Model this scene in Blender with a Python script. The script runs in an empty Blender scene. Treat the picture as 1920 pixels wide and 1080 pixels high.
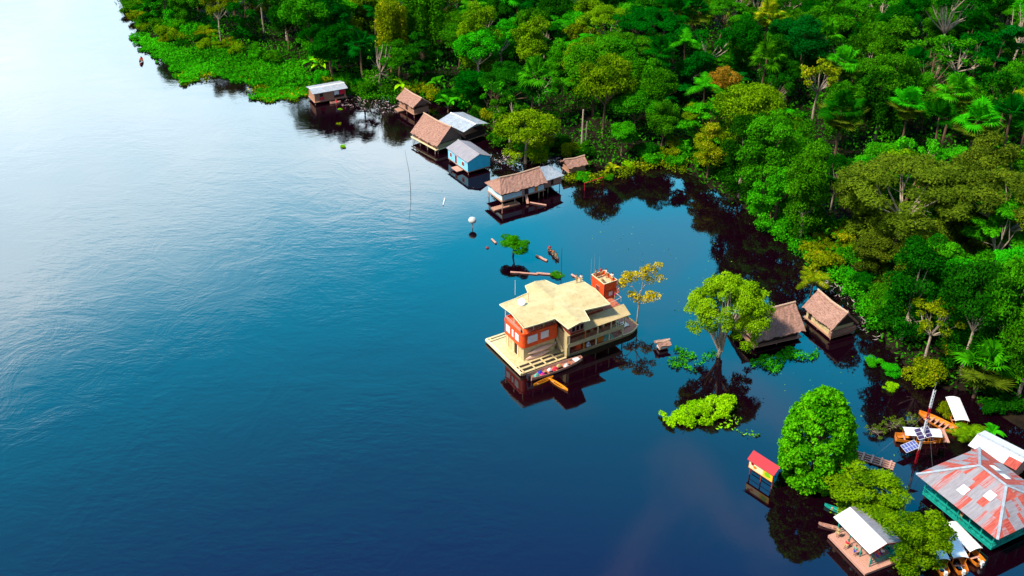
import bpy, math, random
import numpy as np
from mathutils import Vector, Matrix, noise as mnoise
R = math.radians
SC = bpy.context.scene
C = SC.collection

# ------------------------------------------------------------ camera
CAMF, CAMT, CAMH = 2000.0, R(32), 96.0
cd = bpy.data.cameras.new('camera'); cam = bpy.data.objects.new('camera', cd); C.objects.link(cam)
cd.sensor_width = 36; cd.lens = 36 * CAMF / 1920; cd.clip_end = 9000; cd.clip_start = 1
cam.location = (0, 0, CAMH); cam.rotation_euler = (R(90) - CAMT, 0, 0)
SC.camera = cam
_s, _c = math.sin(CAMT), math.cos(CAMT)
def G(px, py, z=0.0):                     # picture point -> place on the level z
    a = (px - 960) / CAMF; b = (540 - py) / CAMF
    t = (z - CAMH) / (-_s + b * _c)
    return a * t, (_c + b * _s) * t
def P(x, y, z):
    zz = z - CAMH; d = y * _c - zz * _s; u = y * _s + zz * _c
    return 960 + CAMF * x / d, 540 - CAMF * u / d

# ------------------------------------------------------------ sky, sun, exposure
SUN_EL, SUN_AZ = R(54), R(-116)            # azimuth from +Y, clockwise
w = bpy.data.worlds.new('World'); SC.world = w; w.use_nodes = True
nt = w.node_tree; N = nt.nodes; Lk = nt.links; N.clear()
out = N.new('ShaderNodeOutputWorld'); bg = N.new('ShaderNodeBackground'); bg.inputs[1].default_value = 0.1
sky = N.new('ShaderNodeTexSky'); sky.sky_type = 'NISHITA'; sky.sun_disc = False
sky.sun_elevation = SUN_EL; sky.sun_rotation = SUN_AZ; sky.air_density = 1.0; sky.dust_density = 0.5; sky.ozone_density = 2.0
tc = N.new('ShaderNodeTexCoord'); sep = N.new('ShaderNodeSeparateXYZ'); Lk.new(tc.outputs['Generated'], sep.inputs[0])
def wm(op, a, b=None, c=None, clamp=False):
    n = N.new('ShaderNodeMath'); n.operation = op; n.use_clamp = clamp
    for i, v in enumerate((a, b, c)):
        if v is None: continue
        if isinstance(v, (int, float)): n.inputs[i].default_value = v
        else: Lk.new(v, n.inputs[i])
    return n.outputs[0]
def wramp(v, stops, interp='EASE'):
    n = N.new('ShaderNodeValToRGB'); Lk.new(v, n.inputs[0]); n.color_ramp.interpolation = interp
    el = n.color_ramp.elements
    while len(el) < len(stops): el.new(0.5)
    for e, (p, c) in zip(el, stops): e.position = p; e.color = (*c, 1) if len(c) == 3 else c
    return n.outputs[0]
def wnoise(scale, detail, rough, dist=0.0, zs=1.0):
    mp = N.new('ShaderNodeMapping'); mp.inputs['Scale'].default_value = (1, 1, zs); Lk.new(tc.outputs['Generated'], mp.inputs[0])
    n = N.new('ShaderNodeTexNoise'); Lk.new(mp.outputs[0], n.inputs[0])
    n.inputs['Scale'].default_value = scale; n.inputs['Detail'].default_value = detail
    n.inputs['Roughness'].default_value = rough; n.inputs['Distortion'].default_value = dist
    return n.outputs[0]
elev = wm('MULTIPLY', wm('ARCSINE', sep.outputs[2]), 180 / math.pi)            # degrees above the horizon
azi = wm('MULTIPLY', wm('ARCTAN2', sep.outputs[0], sep.outputs[1]), 180 / math.pi)
n1 = wnoise(2.6, 6, 0.55, 0.3, 2.2); n2 = wnoise(6.5, 5, 0.6, 0.4, 2.0)
# lower edge of the clear sky: a bright cloud bank stands over the far bank and reaches higher on the left
edge = wm('ADD', elev, wm('MULTIPLY', wm('SUBTRACT', n1, 0.5), -11.0))
edge = wm('ADD', edge, wm('MULTIPLY', azi, 0.19))
edge = wm('ADD', edge, wm('MULTIPLY', wm('SUBTRACT', n2, 0.5), -5.0))
cmask = wramp(wm('DIVIDE', edge, 60.0), [(0.0, (1, 1, 1)), (0.375, (0.98,) * 3), (0.42, (0.75,) * 3), (0.452, (0.2,) * 3), (0.485, (0, 0, 0))])
bank_sh = wramp(n2, [(0.3, (20.0, 31.5, 38.0)), (0.7, (36.0, 40.5, 43.5))], 'LINEAR')
clear = wramp(wm('DIVIDE', elev, 90.0), [(0.0, (4, 20, 32)), (0.30, (0.0, 19, 30)), (0.37, (0.0, 14.0, 23.5)), (0.44, (0.0, 7.4, 15)), (0.52, (0.0, 3.7, 12.2)), (0.62, (0.0, 3.0, 9.5)), (1.0, (1.2, 3.0, 6.5))], 'LINEAR')
front = wramp(wm('DIVIDE', wm('ABSOLUTE', azi), 180.0), [(0.0, (1, 1, 1)), (0.22, (1, 1, 1)), (0.40, (0, 0, 0))])
def wmix(f, a, b):
    n = N.new('ShaderNodeMix'); n.data_type = 'RGBA'
    for i, v in ((0, f), (6, a), (7, b)):
        if isinstance(v, (int, float)): n.inputs[i].default_value = v
        elif isinstance(v, tuple): n.inputs[i].default_value = (*v, 1)
        else: Lk.new(v, n.inputs[i])
    return n.outputs[2]
puff = wramp(wnoise(5.2, 4, 0.5, 0.6, 1.4), [(0.50, (0, 0, 0)), (0.66, (0.3, 0.3, 0.3))])
rightside = wramp(wm('DIVIDE', wm('ADD', azi, 10.0), 40.0), [(0.15, (0, 0, 0)), (0.45, (1, 1, 1))])
pz = wm('MULTIPLY', puff, rightside)
clear2 = wmix(pz, clear, (7.5, 8.5, 14.5))
bk_el = wramp(wm('DIVIDE', elev, 60.0), [(0.25, (.74,) * 3), (0.36, (1.0,) * 3), (0.47, (1.0,) * 3)], 'LINEAR')
bvm = N.new('ShaderNodeVectorMath'); bvm.operation = 'MULTIPLY'; Lk.new(bank_sh, bvm.inputs[0]); Lk.new(bk_el, bvm.inputs[1])
fsky = wmix(cmask, clear2, bvm.outputs[0])
# the rest of the dome: plain Nishita with soft broken cloud
bc = wramp(n1, [(0.5, (0, 0, 0)), (0.75, (0.5, 0.5, 0.5))])
base = wmix(bc, sky.outputs[0], (3.6, 3.7, 4.0))
hi = wramp(wm('DIVIDE', elev, 90.0), [(0.0, (1, 1, 1)), (0.66, (1, 1, 1)), (0.88, (0, 0, 0))])
tot = wmix(wm('MULTIPLY', front, hi), base, fsky)
Lk.new(tot, bg.inputs[0]); Lk.new(bg.outputs[0], out.inputs[0])

sd = bpy.data.lights.new('sun', 'SUN'); sd.energy = 4.5; sd.angle = R(6.0); sd.color = (1.0, 0.93, 0.82)
sun = bpy.data.objects.new('sun', sd); C.objects.link(sun)
sdir = Vector((math.sin(SUN_AZ) * math.cos(SUN_EL), math.cos(SUN_AZ) * math.cos(SUN_EL), math.sin(SUN_EL)))
sun.rotation_euler = sdir.to_track_quat('Z', 'Y').to_euler(); sun.location = (-60, 40, 90)
vs = SC.view_settings; vs.view_transform = 'Standard'; vs.look = 'None'; vs.gamma = 1; vs.exposure = 0.55; vs.use_curve_mapping = False
SC.cycles.use_denoising = True
SC.cycles.max_bounces = 6; SC.cycles.diffuse_bounces = 2; SC.cycles.glossy_bounces = 3; SC.cycles.transmission_bounces = 3
SC.cycles.sample_clamp_indirect = 5; SC.cycles.caustics_reflective = False

# ------------------------------------------------------------ materials
def sock(n, name): return n.inputs[name]
def mat(name, col, rough=0.7, var=0.15, scale=3.0, bump=0.0, stretch=(1, 1, 1), col2=None, wave=None, metal=0.0, spec=0.35, stops=(0.3, 0.7), stain=None):
    m = bpy.data.materials.new(name); m.use_nodes = True
    t = m.node_tree; n = t.nodes; l = t.links; b = n['Principled BSDF']
    b.inputs['Roughness'].default_value = rough; b.inputs['Metallic'].default_value = metal
    b.inputs['Specular IOR Level'].default_value = spec
    co = n.new('ShaderNodeTexCoord'); mp = n.new('ShaderNodeMapping'); mp.inputs['Scale'].default_value = stretch
    l.new(co.outputs['Object'], mp.inputs[0])
    tx = n.new('ShaderNodeTexNoise'); l.new(mp.outputs[0], tx.inputs[0]); tx.inputs['Scale'].default_value = scale
    tx.inputs['Detail'].default_value = 6; tx.inputs['Roughness'].default_value = 0.65
    rp = n.new('ShaderNodeValToRGB'); l.new(tx.outputs[0], rp.inputs[0])
    c2 = col2 or tuple(min(1, c * (1 + var)) for c in col)
    c1 = col if col2 else tuple(c * (1 - var) for c in col)
    rp.color_ramp.elements[0].position, rp.color_ramp.elements[1].position = stops
    rp.color_ramp.elements[0].color = (*c1, 1); rp.color_ramp.elements[1].color = (*c2, 1)
    src = rp.outputs[0]
    if stain:
        t2 = n.new('ShaderNodeTexNoise'); l.new(mp.outputs[0], t2.inputs[0]); t2.inputs['Scale'].default_value = scale * stain[1]; t2.inputs['Detail'].default_value = 8; t2.inputs['Roughness'].default_value = .7
        mr = n.new('ShaderNodeMapRange'); l.new(t2.outputs[0], mr.inputs[0]); mr.inputs[1].default_value = .50; mr.inputs[2].default_value = .68; mr.inputs[3].default_value = 0; mr.inputs[4].default_value = stain[0]
        mxx = n.new('ShaderNodeMix'); mxx.data_type = 'RGBA'; l.new(mr.outputs[0], mxx.inputs[0]); l.new(src, mxx.inputs[6]); mxx.inputs[7].default_value = (*(stain[2] if len(stain) > 2 else tuple(c * .35 for c in c1)), 1); src = mxx.outputs[2]
    l.new(src, b.inputs['Base Color'])
    h = tx.outputs[0]
    if wave:                                   # (axis, scale) corrugation / boards
        wv = n.new('ShaderNodeTexWave'); wv.bands_direction = wave[0]; wv.inputs['Scale'].default_value = wave[1]
        l.new(co.outputs['Object'], wv.inputs[0]); wv.inputs['Distortion'].default_value = wave[2] if len(wave) > 2 else 0.0
        bw = n.new('ShaderNodeBump'); bw.inputs['Strength'].default_value = 0.6; bw.inputs['Distance'].default_value = 0.05
        l.new(wv.outputs[1], bw.inputs['Height']); l.new(bw.outputs[0], b.inputs['Normal'])
    elif bump:
        bw = n.new('ShaderNodeBump'); bw.inputs['Strength'].default_value = bump; bw.inputs['Distance'].default_value = 0.1
        l.new(h, bw.inputs['Height']); l.new(bw.outputs[0], b.inputs['Normal'])
    return m
M = {}
M['thatch'] = mat('thatch', (0.17, 0.075, 0.05), 0.95, scale=2.6, bump=0.9, stretch=(0.7, 3.5, 3.5), col2=(0.54, 0.31, 0.23), spec=0.1, stain=(.7, 1.6, (.09, .045, .03)))
M['thatch_edge'] = mat('thatch_edge', (0.50, 0.33, 0.22), 0.95, var=0.35, scale=8, bump=0.8, spec=0.1)
M['tin'] = mat('tin_roof', (0.33, 0.37, 0.40), 0.55, scale=0.9, col2=(0.47, 0.51, 0.54), wave=('X', 3.0), metal=0.15, stain=(.6, 2.5, (.20, .10, .07)))
M['tin_rust'] = mat('tin_rust', (0.30, 0.02, 0.015), 0.7, scale=1.6, stretch=(5, .5, .5), col2=(0.60, 0.13, 0.08), wave=('X', 3.0))
M['tin_pink'] = mat('tin_pink', (0.42, 0.07, 0.05), 0.6, scale=1.4, stretch=(6, .4, .4), col2=(0.36, 0.27, 0.27), stops=(0.42, 0.58), wave=('X', 3.0))
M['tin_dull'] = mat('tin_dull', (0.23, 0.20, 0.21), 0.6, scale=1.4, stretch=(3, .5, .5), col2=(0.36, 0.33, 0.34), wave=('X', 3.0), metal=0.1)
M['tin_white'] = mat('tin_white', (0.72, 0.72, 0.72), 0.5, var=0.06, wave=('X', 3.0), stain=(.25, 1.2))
M['white'] = mat('white_paint', (0.78, 0.78, 0.76), 0.5, var=0.07, scale=2)
M['cream'] = mat('cream_paint', (0.50, 0.38, 0.17), 0.65, scale=1.6, col2=(0.68, 0.54, 0.29), stain=(.6, 2.0))
M['cream_roof'] = mat('cream_roof', (0.46, 0.33, 0.14), 0.8, scale=0.55, col2=(0.59, 0.45, 0.22), bump=0.05, stops=(0.3, 0.68), stain=(.55, 2.2, (.30, .19, .08)))
M['red'] = mat('red_paint', (0.78, 0.05, 0.01), 0.5, scale=0.7, col2=(0.92, 0.13, 0.02), stain=(.5, 3.0))
M['orange'] = mat('orange_paint', (0.70, 0.15, 0.01), 0.45, scale=2, col2=(0.85, 0.30, 0.02))
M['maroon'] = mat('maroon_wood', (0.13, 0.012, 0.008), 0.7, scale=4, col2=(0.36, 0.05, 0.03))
M['brownred'] = mat('red_deck', (0.33, 0.07, 0.035), 0.7, scale=3, col2=(0.50, 0.16, 0.08))
M['glass'] = mat('dark_glass', (0.02, 0.008, 0.008), 0.12, var=0.3, spec=0.6)
M['wood'] = mat('bare_wood', (0.30, 0.14, 0.08), 0.85, scale=3, col2=(0.50, 0.28, 0.18), stretch=(1, 6, 6), bump=0.4)
M['plank'] = mat('pink_planks', (0.48, 0.22, 0.15), 0.8, scale=2.2, col2=(0.60, 0.33, 0.24), stretch=(1, 5, 5), bump=0.3, stain=(.6, 2))
M['darkwood'] = mat('dark_wood', (0.035, 0.016, 0.012), 0.85, var=0.5, scale=4, bump=0.4)
M['blue'] = mat('blue_paint', (0.03, 0.55, 0.80), 0.6, scale=1.2, col2=(0.06, 0.68, 0.90))
M['paleblue'] = mat('pale_blue_paint', (0.55, 0.78, 0.82), 0.6, var=0.08, scale=1.2)
M['blue_sunlit'] = mat('sunlit_blue_paint', (0.22, 0.62, 0.82), 0.6, var=0.15, scale=1.5)  # blue house front: its sunlit brightness is put into the colour
M['teal'] = mat('teal_paint', (0.0, 0.25, 0.19), 0.6, scale=1.5, col2=(0.01, 0.38, 0.29))
M['darkteal'] = mat('dark_teal_paint', (0.0, 0.06, 0.05), 0.7)
M['signred'] = mat('sign_red', (0.42, 0.001, 0.012), 0.6, var=0.15, stain=(.4, 3))
M['yellow'] = mat('yellow_paint', (0.82, 0.55, 0.03), 0.5, var=0.12)
M['amber'] = mat('amber_paint', (0.85, 0.30, 0.01), 0.45, var=0.12)
M['signcream'] = mat('sign_cream', (0.85, 0.72, 0.40), 0.5, var=0.06)
M['green'] = mat('green_paint', (0.18, 0.5, 0.01), 0.5, var=0.1)
M['pink'] = mat('pale_pink_plastic', (0.72, 0.45, 0.32), 0.4, var=0.08)
M['solar'] = mat('solar_cells', (0.10, 0.12, 0.35), 0.25, var=0.25, spec=0.7, scale=5)
M['solar_dark'] = mat('solar_cells_dark', (0.05, 0.03, 0.10), 0.25, var=0.25, spec=0.7, scale=5)
M['metal'] = mat('grey_metal', (0.45, 0.46, 0.47), 0.4, metal=0.6)
M['black'] = mat('black_plastic', (0.015, 0.015, 0.02), 0.5)
M['bark'] = mat('pale_bark', (0.28, 0.20, 0.13), 0.9, scale=5, col2=(0.55, 0.44, 0.33), bump=0.5)
M['barkbrown'] = mat('brown_bark', (0.10, 0.055, 0.03), 0.9, scale=5, col2=(0.24, 0.14, 0.08), bump=0.5)
M['barkred'] = mat('reddish_bark', (0.25, 0.10, 0.05), 0.9, scale=5, col2=(0.42, 0.20, 0.11), bump=0.5)
M['cloth_red'] = mat('red_cloth', (0.75, 0.02, 0.05), 0.8, var=0.15)
M['cloth_white'] = mat('white_cloth', (0.82, 0.80, 0.78), 0.8, var=0.05)
M['cloth_blue'] = mat('blue_cloth', (0.02, 0.05, 0.4), 0.8)
M['cloth_magenta'] = mat('magenta_cloth', (0.65, 0.01, 0.22), 0.8)
M['cloth_teal'] = mat('teal_tarp', (0.10, 0.42, 0.33), 0.7, scale=3)
M['cloth_khaki'] = mat('khaki_cloth', (0.45, 0.36, 0.15), 0.8)
M['skin'] = mat('brown_skin', (0.42, 0.20, 0.11), 0.6, var=0.05)
M['hair'] = mat('black_hair', (0.012, 0.008, 0.006), 0.6)

def leafmat(name, dark, light, trans=0.2, tint=None):
    m = bpy.data.materials.new(name); m.use_nodes = True
    t = m.node_tree; n = t.nodes; l = t.links; n.clear()
    o = n.new('ShaderNodeOutputMaterial'); geo = n.new('ShaderNodeNewGeometry'); oi = n.new('ShaderNodeObjectInfo')
    at = n.new('ShaderNodeAttribute'); at.attribute_name = 'tone'
    def mth(op, a, b):
        q = n.new('ShaderNodeMath'); q.operation = op
        for i, v in enumerate((a, b)):
            if isinstance(v, (int, float)): q.inputs[i].default_value = v
            else: l.new(v, q.inputs[i])
        return q.outputs[0]
    f = mth('ADD', mth('MULTIPLY', geo.outputs['Random Per Island'], 0.60), mth('MULTIPLY', at.outputs['Fac'], 0.45))
    f = mth('ADD', f, mth('MULTIPLY', mth('SUBTRACT', oi.outputs['Random'], 0.5), 0.30))
    rp = n.new('ShaderNodeValToRGB'); l.new(f, rp.inputs[0])
    e = rp.color_ramp.elements; e[0].position = 0.1; e[0].color = (*dark, 1); e[1].position = 0.9; e[1].color = (*light, 1)
    if tint:
        x = e.new(0.97); x.color = (*tint, 1)
    hs = n.new('ShaderNodeHueSaturation'); l.new(rp.outputs[0], hs.inputs['Color'])
    l.new(mth('ADD', 0.482, mth('MULTIPLY', oi.outputs['Random'], 0.020)), hs.inputs['Hue'])
    d = n.new('ShaderNodeBsdfDiffuse'); tr = n.new('ShaderNodeBsdfTranslucent'); mx = n.new('ShaderNodeMixShader')
    l.new(hs.outputs[0], d.inputs[0]); l.new(hs.outputs[0], tr.inputs[0]); mx.inputs[0].default_value = trans
    l.new(d.outputs[0], mx.inputs[1]); l.new(tr.outputs[0], mx.inputs[2]); l.new(mx.outputs[0], o.inputs[0])
    return m
LM = {
 'dark':   leafmat('dark_green_leaves', (0.0, 0.03, 0.001), (0.006, 0.14, 0.002)),
 'mid':    leafmat('mid_green_leaves', (0.001, 0.06, 0.001), (0.045, 0.31, 0.003)),
 'bright': leafmat('bright_green_leaves', (0.001, 0.11, 0.001), (0.035, 0.46, 0.004)),
 'yellow': leafmat('yellow_green_leaves', (0.02, 0.09, 0.001), (0.25, 0.33, 0.003), tint=(0.5, 0.42, 0.01)),
 'olive':  leafmat('olive_green_leaves', (0.02, 0.05, 0.003), (0.125, 0.205, 0.008)),
 'orange': leafmat('rusty_orange_leaves', (0.12, 0.10, 0.004), (0.55, 0.30, 0.02)),
 'gold':   leafmat('golden_leaves', (0.28, 0.24, 0.002), (0.72, 0.58, 0.006)),
 'teal':   leafmat('bluish_green_leaves', (0.0, 0.045, 0.003), (0.002, 0.125, 0.006)),
 'brown':  leafmat('dead_brown_leaves', (0.06, 0.03, 0.01), (0.22, 0.12, 0.03)),
 'lime':   leafmat('lime_green_leaves', (0.06, 0.30, 0.0), (0.32, 0.72, 0.005)),
 'meadow': leafmat('meadow_grass', (0.0, 0.15, 0.002), (0.02, 0.48, 0.004)),
 'fresh':  leafmat('fresh_green_leaves', (0.03, 0.13, 0.001), (0.26, 0.47, 0.005)),
 'moss':   leafmat('mossy_green_leaves', (0.01, 0.08, 0.001), (0.18, 0.37, 0.003)),
 'pale':   leafmat('pale_dry_twigs', (0.30, 0.22, 0.18), (0.65, 0.52, 0.50)),
}

# ------------------------------------------------------------ mesh helpers
class MB:
    def __init__(s): s.v = []; s.f = []; s.m = []
    def add(s, vs, fs, mi=0):
        o = len(s.v); s.v += [tuple(v) for v in vs]; s.f += [tuple(i + o for i in f) for f in fs]; s.m += [mi] * len(fs); return s
    def box(s, x0, x1, y0, y1, z0, z1, mi=0):
        return s.add([(x0, y0, z0), (x1, y0, z0), (x1, y1, z0), (x0, y1, z0), (x0, y0, z1), (x1, y0, z1), (x1, y1, z1), (x0, y1, z1)],
                     [(0, 3, 2, 1), (4, 5, 6, 7), (0, 1, 5, 4), (1, 2, 6, 5), (2, 3, 7, 6), (3, 0, 4, 7)], mi)
    def bar(s, p, q, wd, h=None, mi=0):
        p = Vector(p); q = Vector(q); h = h or wd; d = (q - p).normalized()
        up = Vector((0, 0, 1)) if abs(d.z) < 0.95 else Vector((0, 1, 0))
        a = d.cross(up).normalized() * wd / 2; b = a.cross(d).normalized() * h / 2
        vs = [p - a - b, p + a - b, p + a + b, p - a + b, q - a - b, q + a - b, q + a + b, q - a + b]
        return s.add(vs, [(0, 1, 2, 3), (7, 6, 5, 4), (0, 4, 5, 1), (1, 5, 6, 2), (2, 6, 7, 3), (3, 7, 4, 0)], mi)
    def tube(s, pts, rad, n=6, mi=0):
        pts = [Vector(p) for p in pts]; k = len(pts); vs = []
        for i, p in enumerate(pts):
            d = (pts[min(i + 1, k - 1)] - pts[max(i - 1, 0)]).normalized()
            up = Vector((0, 0, 1)) if abs(d.z) < 0.9 else Vector((1, 0, 0))
            a = d.cross(up).normalized(); b = a.cross(d)
            r = rad[i] if isinstance(rad, (list, tuple)) else rad
            for j in range(n):
                t = 2 * math.pi * j / n; vs.append(p + (a * math.cos(t) + b * math.sin(t)) * r)
        fs = [(i * n + j, i * n + (j + 1) % n, (i + 1) * n + (j + 1) % n, (i + 1) * n + j) for i in range(k - 1) for j in range(n)]
        fs += [tuple(range(n - 1, -1, -1)), tuple((k - 1) * n + j for j in range(n))]
        return s.add(vs, fs, mi)
    def slab(s, pts, th, mi=0):                 # polygon with thickness downwards
        n = len(pts); vs = [tuple(p) for p in pts] + [(p[0], p[1], p[2] - th) for p in pts]
        return s.add(vs, [tuple(range(n)), tuple(range(2 * n - 1, n - 1, -1))] + [(i, i + n, (i + 1) % n + n, (i + 1) % n) for i in range(n)], mi)
    def build(s, name, mats, parent=None, smooth=False):
        me = bpy.data.meshes.new(name); me.from_pydata(s.v, [], s.f); me.update()
        if not isinstance(mats, (list, tuple)): mats = [mats]
        for m in mats: me.materials.append(M[m] if isinstance(m, str) else m)
        if len(mats) > 1: me.polygons.foreach_set('material_index', s.m)
        if smooth: me.polygons.foreach_set('use_smooth', [True] * len(me.polygons))
        o = bpy.data.objects.new(name, me); C.objects.link(o)
        if parent: o.parent = parent
        return o
def tag(o, label=None, cat=None, group=None, kind=None):
    if label: o['label'] = label
    if cat: o['category'] = cat
    if group: o['group'] = group
    if kind: o['kind'] = kind
    return o
def thing(name, label, cat, loc=(0, 0, 0), rz=0.0, group=None):
    o = bpy.data.objects.new(name, None); C.objects.link(o); o.empty_display_size = 0.5
    o.location = loc; o.rotation_euler = (0, 0, rz); return tag(o, label, cat, group)
def copy_tree(o, parent=None):
    c = o.copy(); C.objects.link(c); c.parent = parent
    for ch in o.children: copy_tree(ch, c)
    return c

# ------------------------------------------------------------ water and ground
SHORE = [(100, -140), (175, -45), (225, 5), (262, 60), (300, 80), (360, 110), (430, 140), (500, 165), (570, 172), (650, 175), (720, 182),
         (790, 188), (850, 205), (905, 240), (945, 285), (1010, 300), (1070, 300), (1120, 316), (1180, 312), (1225, 312), (1290, 325),
         (1345, 365), (1400, 400), (1450, 445), (1490, 470), (1535, 500), (1580, 535), (1625, 590), (1650, 640), (1690, 690), (1740, 725),
         (1800, 735), (1850, 775), (1900, 800), (1960, 815), (2100, 850), (2300, 900)]
LAND = [G(*p) for p in SHORE]
LAND = [(-210, 900), (-150, 520)] + LAND + [(240, 110), (900, 60), (3000, 0), (3000, 3500), (-600, 3500)]
LP = np.array(LAND)
def sdist(X, Y):                                # + inside the land
    X = np.asarray(X, float); Y = np.asarray(Y, float); best = np.full(X.shape, 1e9); ins = np.zeros(X.shape, bool)
    for i in range(len(LP)):
        ax, ay = LP[i]; bx, by = LP[(i + 1) % len(LP)]
        dx, dy = bx - ax, by - ay
        t = np.clip(((X - ax) * dx + (Y - ay) * dy) / (dx * dx + dy * dy), 0, 1)
        best = np.minimum(best, np.hypot(X - ax - t * dx, Y - ay - t * dy))
        if abs(dy) > 1e-9:
            c = ((ay > Y) != (by > Y)) & (X < dx * (Y - ay) / dy + ax); ins ^= c
    return np.where(ins, best, -best)
def gz(d): return np.clip(d * 0.12 - 0.1, -3.0, 0.9)
def axis(lo, hi, step, far):
    a = list(np.arange(lo, hi + 0.1, step)); e = step
    while a[-1] < far: e *= 1.5; a.append(a[-1] + e)
    e = step
    while a[0] > -far: e *= 1.5; a.insert(0, a[0] - e)
    return np.array(a)
ax_, ay_ = axis(-130, 190, 2.0, 4500), axis(60, 420, 2.0, 4500)
XX, YY = np.meshgrid(ax_, ay_); DD = sdist(XX, YY)
ZZ = gz(DD + 1.2 * np.sin(XX * 0.9) * np.cos(YY * 0.7)) + np.where(DD > 3, 0.15 * np.sin(XX * 0.5 + YY * 0.3), 0)
nx, ny = len(ax_), len(ay_)
me = bpy.data.meshes.new('ground')
idx = np.arange(nx * ny).reshape(ny, nx)
F4 = np.stack([idx[:-1, :-1], idx[:-1, 1:], idx[1:, 1:], idx[1:, :-1]], -1).reshape(-1, 4)
me.from_pydata(np.stack([XX, YY, ZZ], -1).reshape(-1, 3).tolist(), [], F4.tolist()); me.update()
me.materials.append(mat('forest_soil', (0.006, 0.004, 0.003), 0.95, col2=(0.022, 0.015, 0.007), scale=0.5, spec=0.1))
me.polygons.foreach_set('use_smooth', [True] * len(me.polygons))
ground = bpy.data.objects.new('ground', me); C.objects.link(ground); tag(ground, kind='structure')

m = bpy.data.materials.new('river_water'); m.use_nodes = True; t = m.node_tree; n = t.nodes; l = t.links; n.clear()
o = n.new('ShaderNodeOutputMaterial'); geo = n.new('ShaderNodeNewGeometry')
def nm(op, a, b=0.0, clamp=False):
    q = n.new('ShaderNodeMath'); q.operation = op; q.use_clamp = clamp
    for i, v in enumerate((a, b)):
        if isinstance(v, (int, float)): q.inputs[i].default_value = v
        else: l.new(v, q.inputs[i])
    return q.outputs[0]
def nn(scale, detail=3, rough=0.5, st=(1, 1, 1), rot=0, dist=0):
    mp = n.new('ShaderNodeMapping'); mp.inputs['Scale'].default_value = st; mp.inputs['Rotation'].default_value = (0, 0, rot)
    l.new(geo.outputs['Position'], mp.inputs[0]); q = n.new('ShaderNodeTexNoise'); l.new(mp.outputs[0], q.inputs[0])
    q.inputs['Scale'].default_value = scale; q.inputs['Detail'].default_value = detail; q.inputs['Roughness'].default_value = rough; q.inputs['Distortion'].default_value = dist
    return q.outputs[0]
def ramp(v, a, b, lo=0.0, hi=1.0):
    q = n.new('ShaderNodeMapRange'); q.interpolation_type = 'SMOOTHSTEP'; l.new(v, q.inputs[0])
    for i, x in enumerate((a, b, lo, hi)): q.inputs[i + 1].default_value = x
    return q.outputs[0]
sx = n.new('ShaderNodeSeparateXYZ'); l.new(geo.outputs['Position'], sx.inputs[0])
open_w = ramp(nm('ADD', sx.outputs[0], nm('MULTIPLY', sx.outputs[1], 0.25)), 10.0, 45.0, 1.0, 0.06)      # wind reaches the open river, not the sheltered inlet
patch = ramp(nn(0.035, 3, 0.6, dist=0.5), 0.38, 0.62, 0.25, 1.0)
amp = nm('MULTIPLY', open_w, patch)
small = nn(0.95, 3, 0.6, (0.55, 1.5, 1), R(-14))
mid_ = nn(0.28, 3, 0.55, (0.6, 1.4, 1), R(8), 0.6)
swirl = nn(0.10, 5, 0.7, (1, 1, 1), 0, 2.2)
h = nm('ADD', nm('MULTIPLY', small, nm('MULTIPLY', amp, 0.04)), nm('MULTIPLY', mid_, nm('MULTIPLY', amp, 0.06)))
h = nm('ADD', h, nm('MULTIPLY', swirl, nm('MULTIPLY', open_w, 0.07)))
h = nm('ADD', h, nm('MULTIPLY', nn(1.6, 2), 0.004))
bp = n.new('ShaderNodeBump'); bp.inputs['Strength'].default_value = 1.0; bp.inputs['Distance'].default_value = 0.42; l.new(h, bp.inputs['Height'])
fr = n.new('ShaderNodeFresnel'); fr.inputs[0].default_value = 1.62; l.new(bp.outputs[0], fr.inputs['Normal'])
gl = n.new('ShaderNodeBsdfGlossy'); gl.inputs['Roughness'].default_value = 0.03; l.new(bp.outputs[0], gl.inputs['Normal'])
gl.inputs['Color'].default_value = (1, 1, 1, 1)
df = n.new('ShaderNodeBsdfDiffuse'); df.inputs[0].default_value = (0.0048, 0.0005, 0.0026, 1)
mx = n.new('ShaderNodeMixShader'); l.new(fr.outputs[0], mx.inputs[0]); l.new(df.outputs[0], mx.inputs[1]); l.new(gl.outputs[0], mx.inputs[2]); l.new(mx.outputs[0], o.inputs[0])
wb = MB(); wb.add([(-4500, -4500, 0), (4500, -4500, 0), (4500, 4500, 0), (-4500, 4500, 0)], [(0, 1, 2, 3)])
tag(wb.build('river_water', m), kind='structure')

# ------------------------------------------------------------ foliage meshes
RNG = np.random.default_rng(11)
def leaves_mesh(name, pos, nrm, size, tone, aspect=0.5):
    """one folded diamond leaf per point"""
    k = len(pos); nrm = nrm / np.maximum(np.linalg.norm(nrm, axis=1, keepdims=True), 1e-6)
    r = RNG.normal(size=(k, 3)); a = np.cross(nrm, r); a /= np.maximum(np.linalg.norm(a, axis=1, keepdims=True), 1e-6); b = np.cross(nrm, a)
    s = (size * np.ones(k) * RNG.uniform(0.65, 1.35, k))[:, None] * 0.5
    v = np.stack([pos - a * s, pos - b * s * aspect - nrm * s * 0.25, pos + a * s, pos + b * s * aspect - nrm * s * 0.25], 1).reshape(-1, 3)
    me = bpy.data.meshes.new(name); me.vertices.add(4 * k); me.vertices.foreach_set('co', v.astype(np.float32).ravel())
    me.loops.add(4 * k); me.loops.foreach_set('vertex_index', np.arange(4 * k, dtype=np.int32))
    me.polygons.add(k); me.polygons.foreach_set('loop_start', np.arange(0, 4 * k, 4, dtype=np.int32))
    me.update(calc_edges=True); me.validate()
    at = me.attributes.new('tone', 'FLOAT', 'FACE'); at.data.foreach_set('value', (tone * np.ones(k)).astype(np.float32))
    return me
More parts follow.
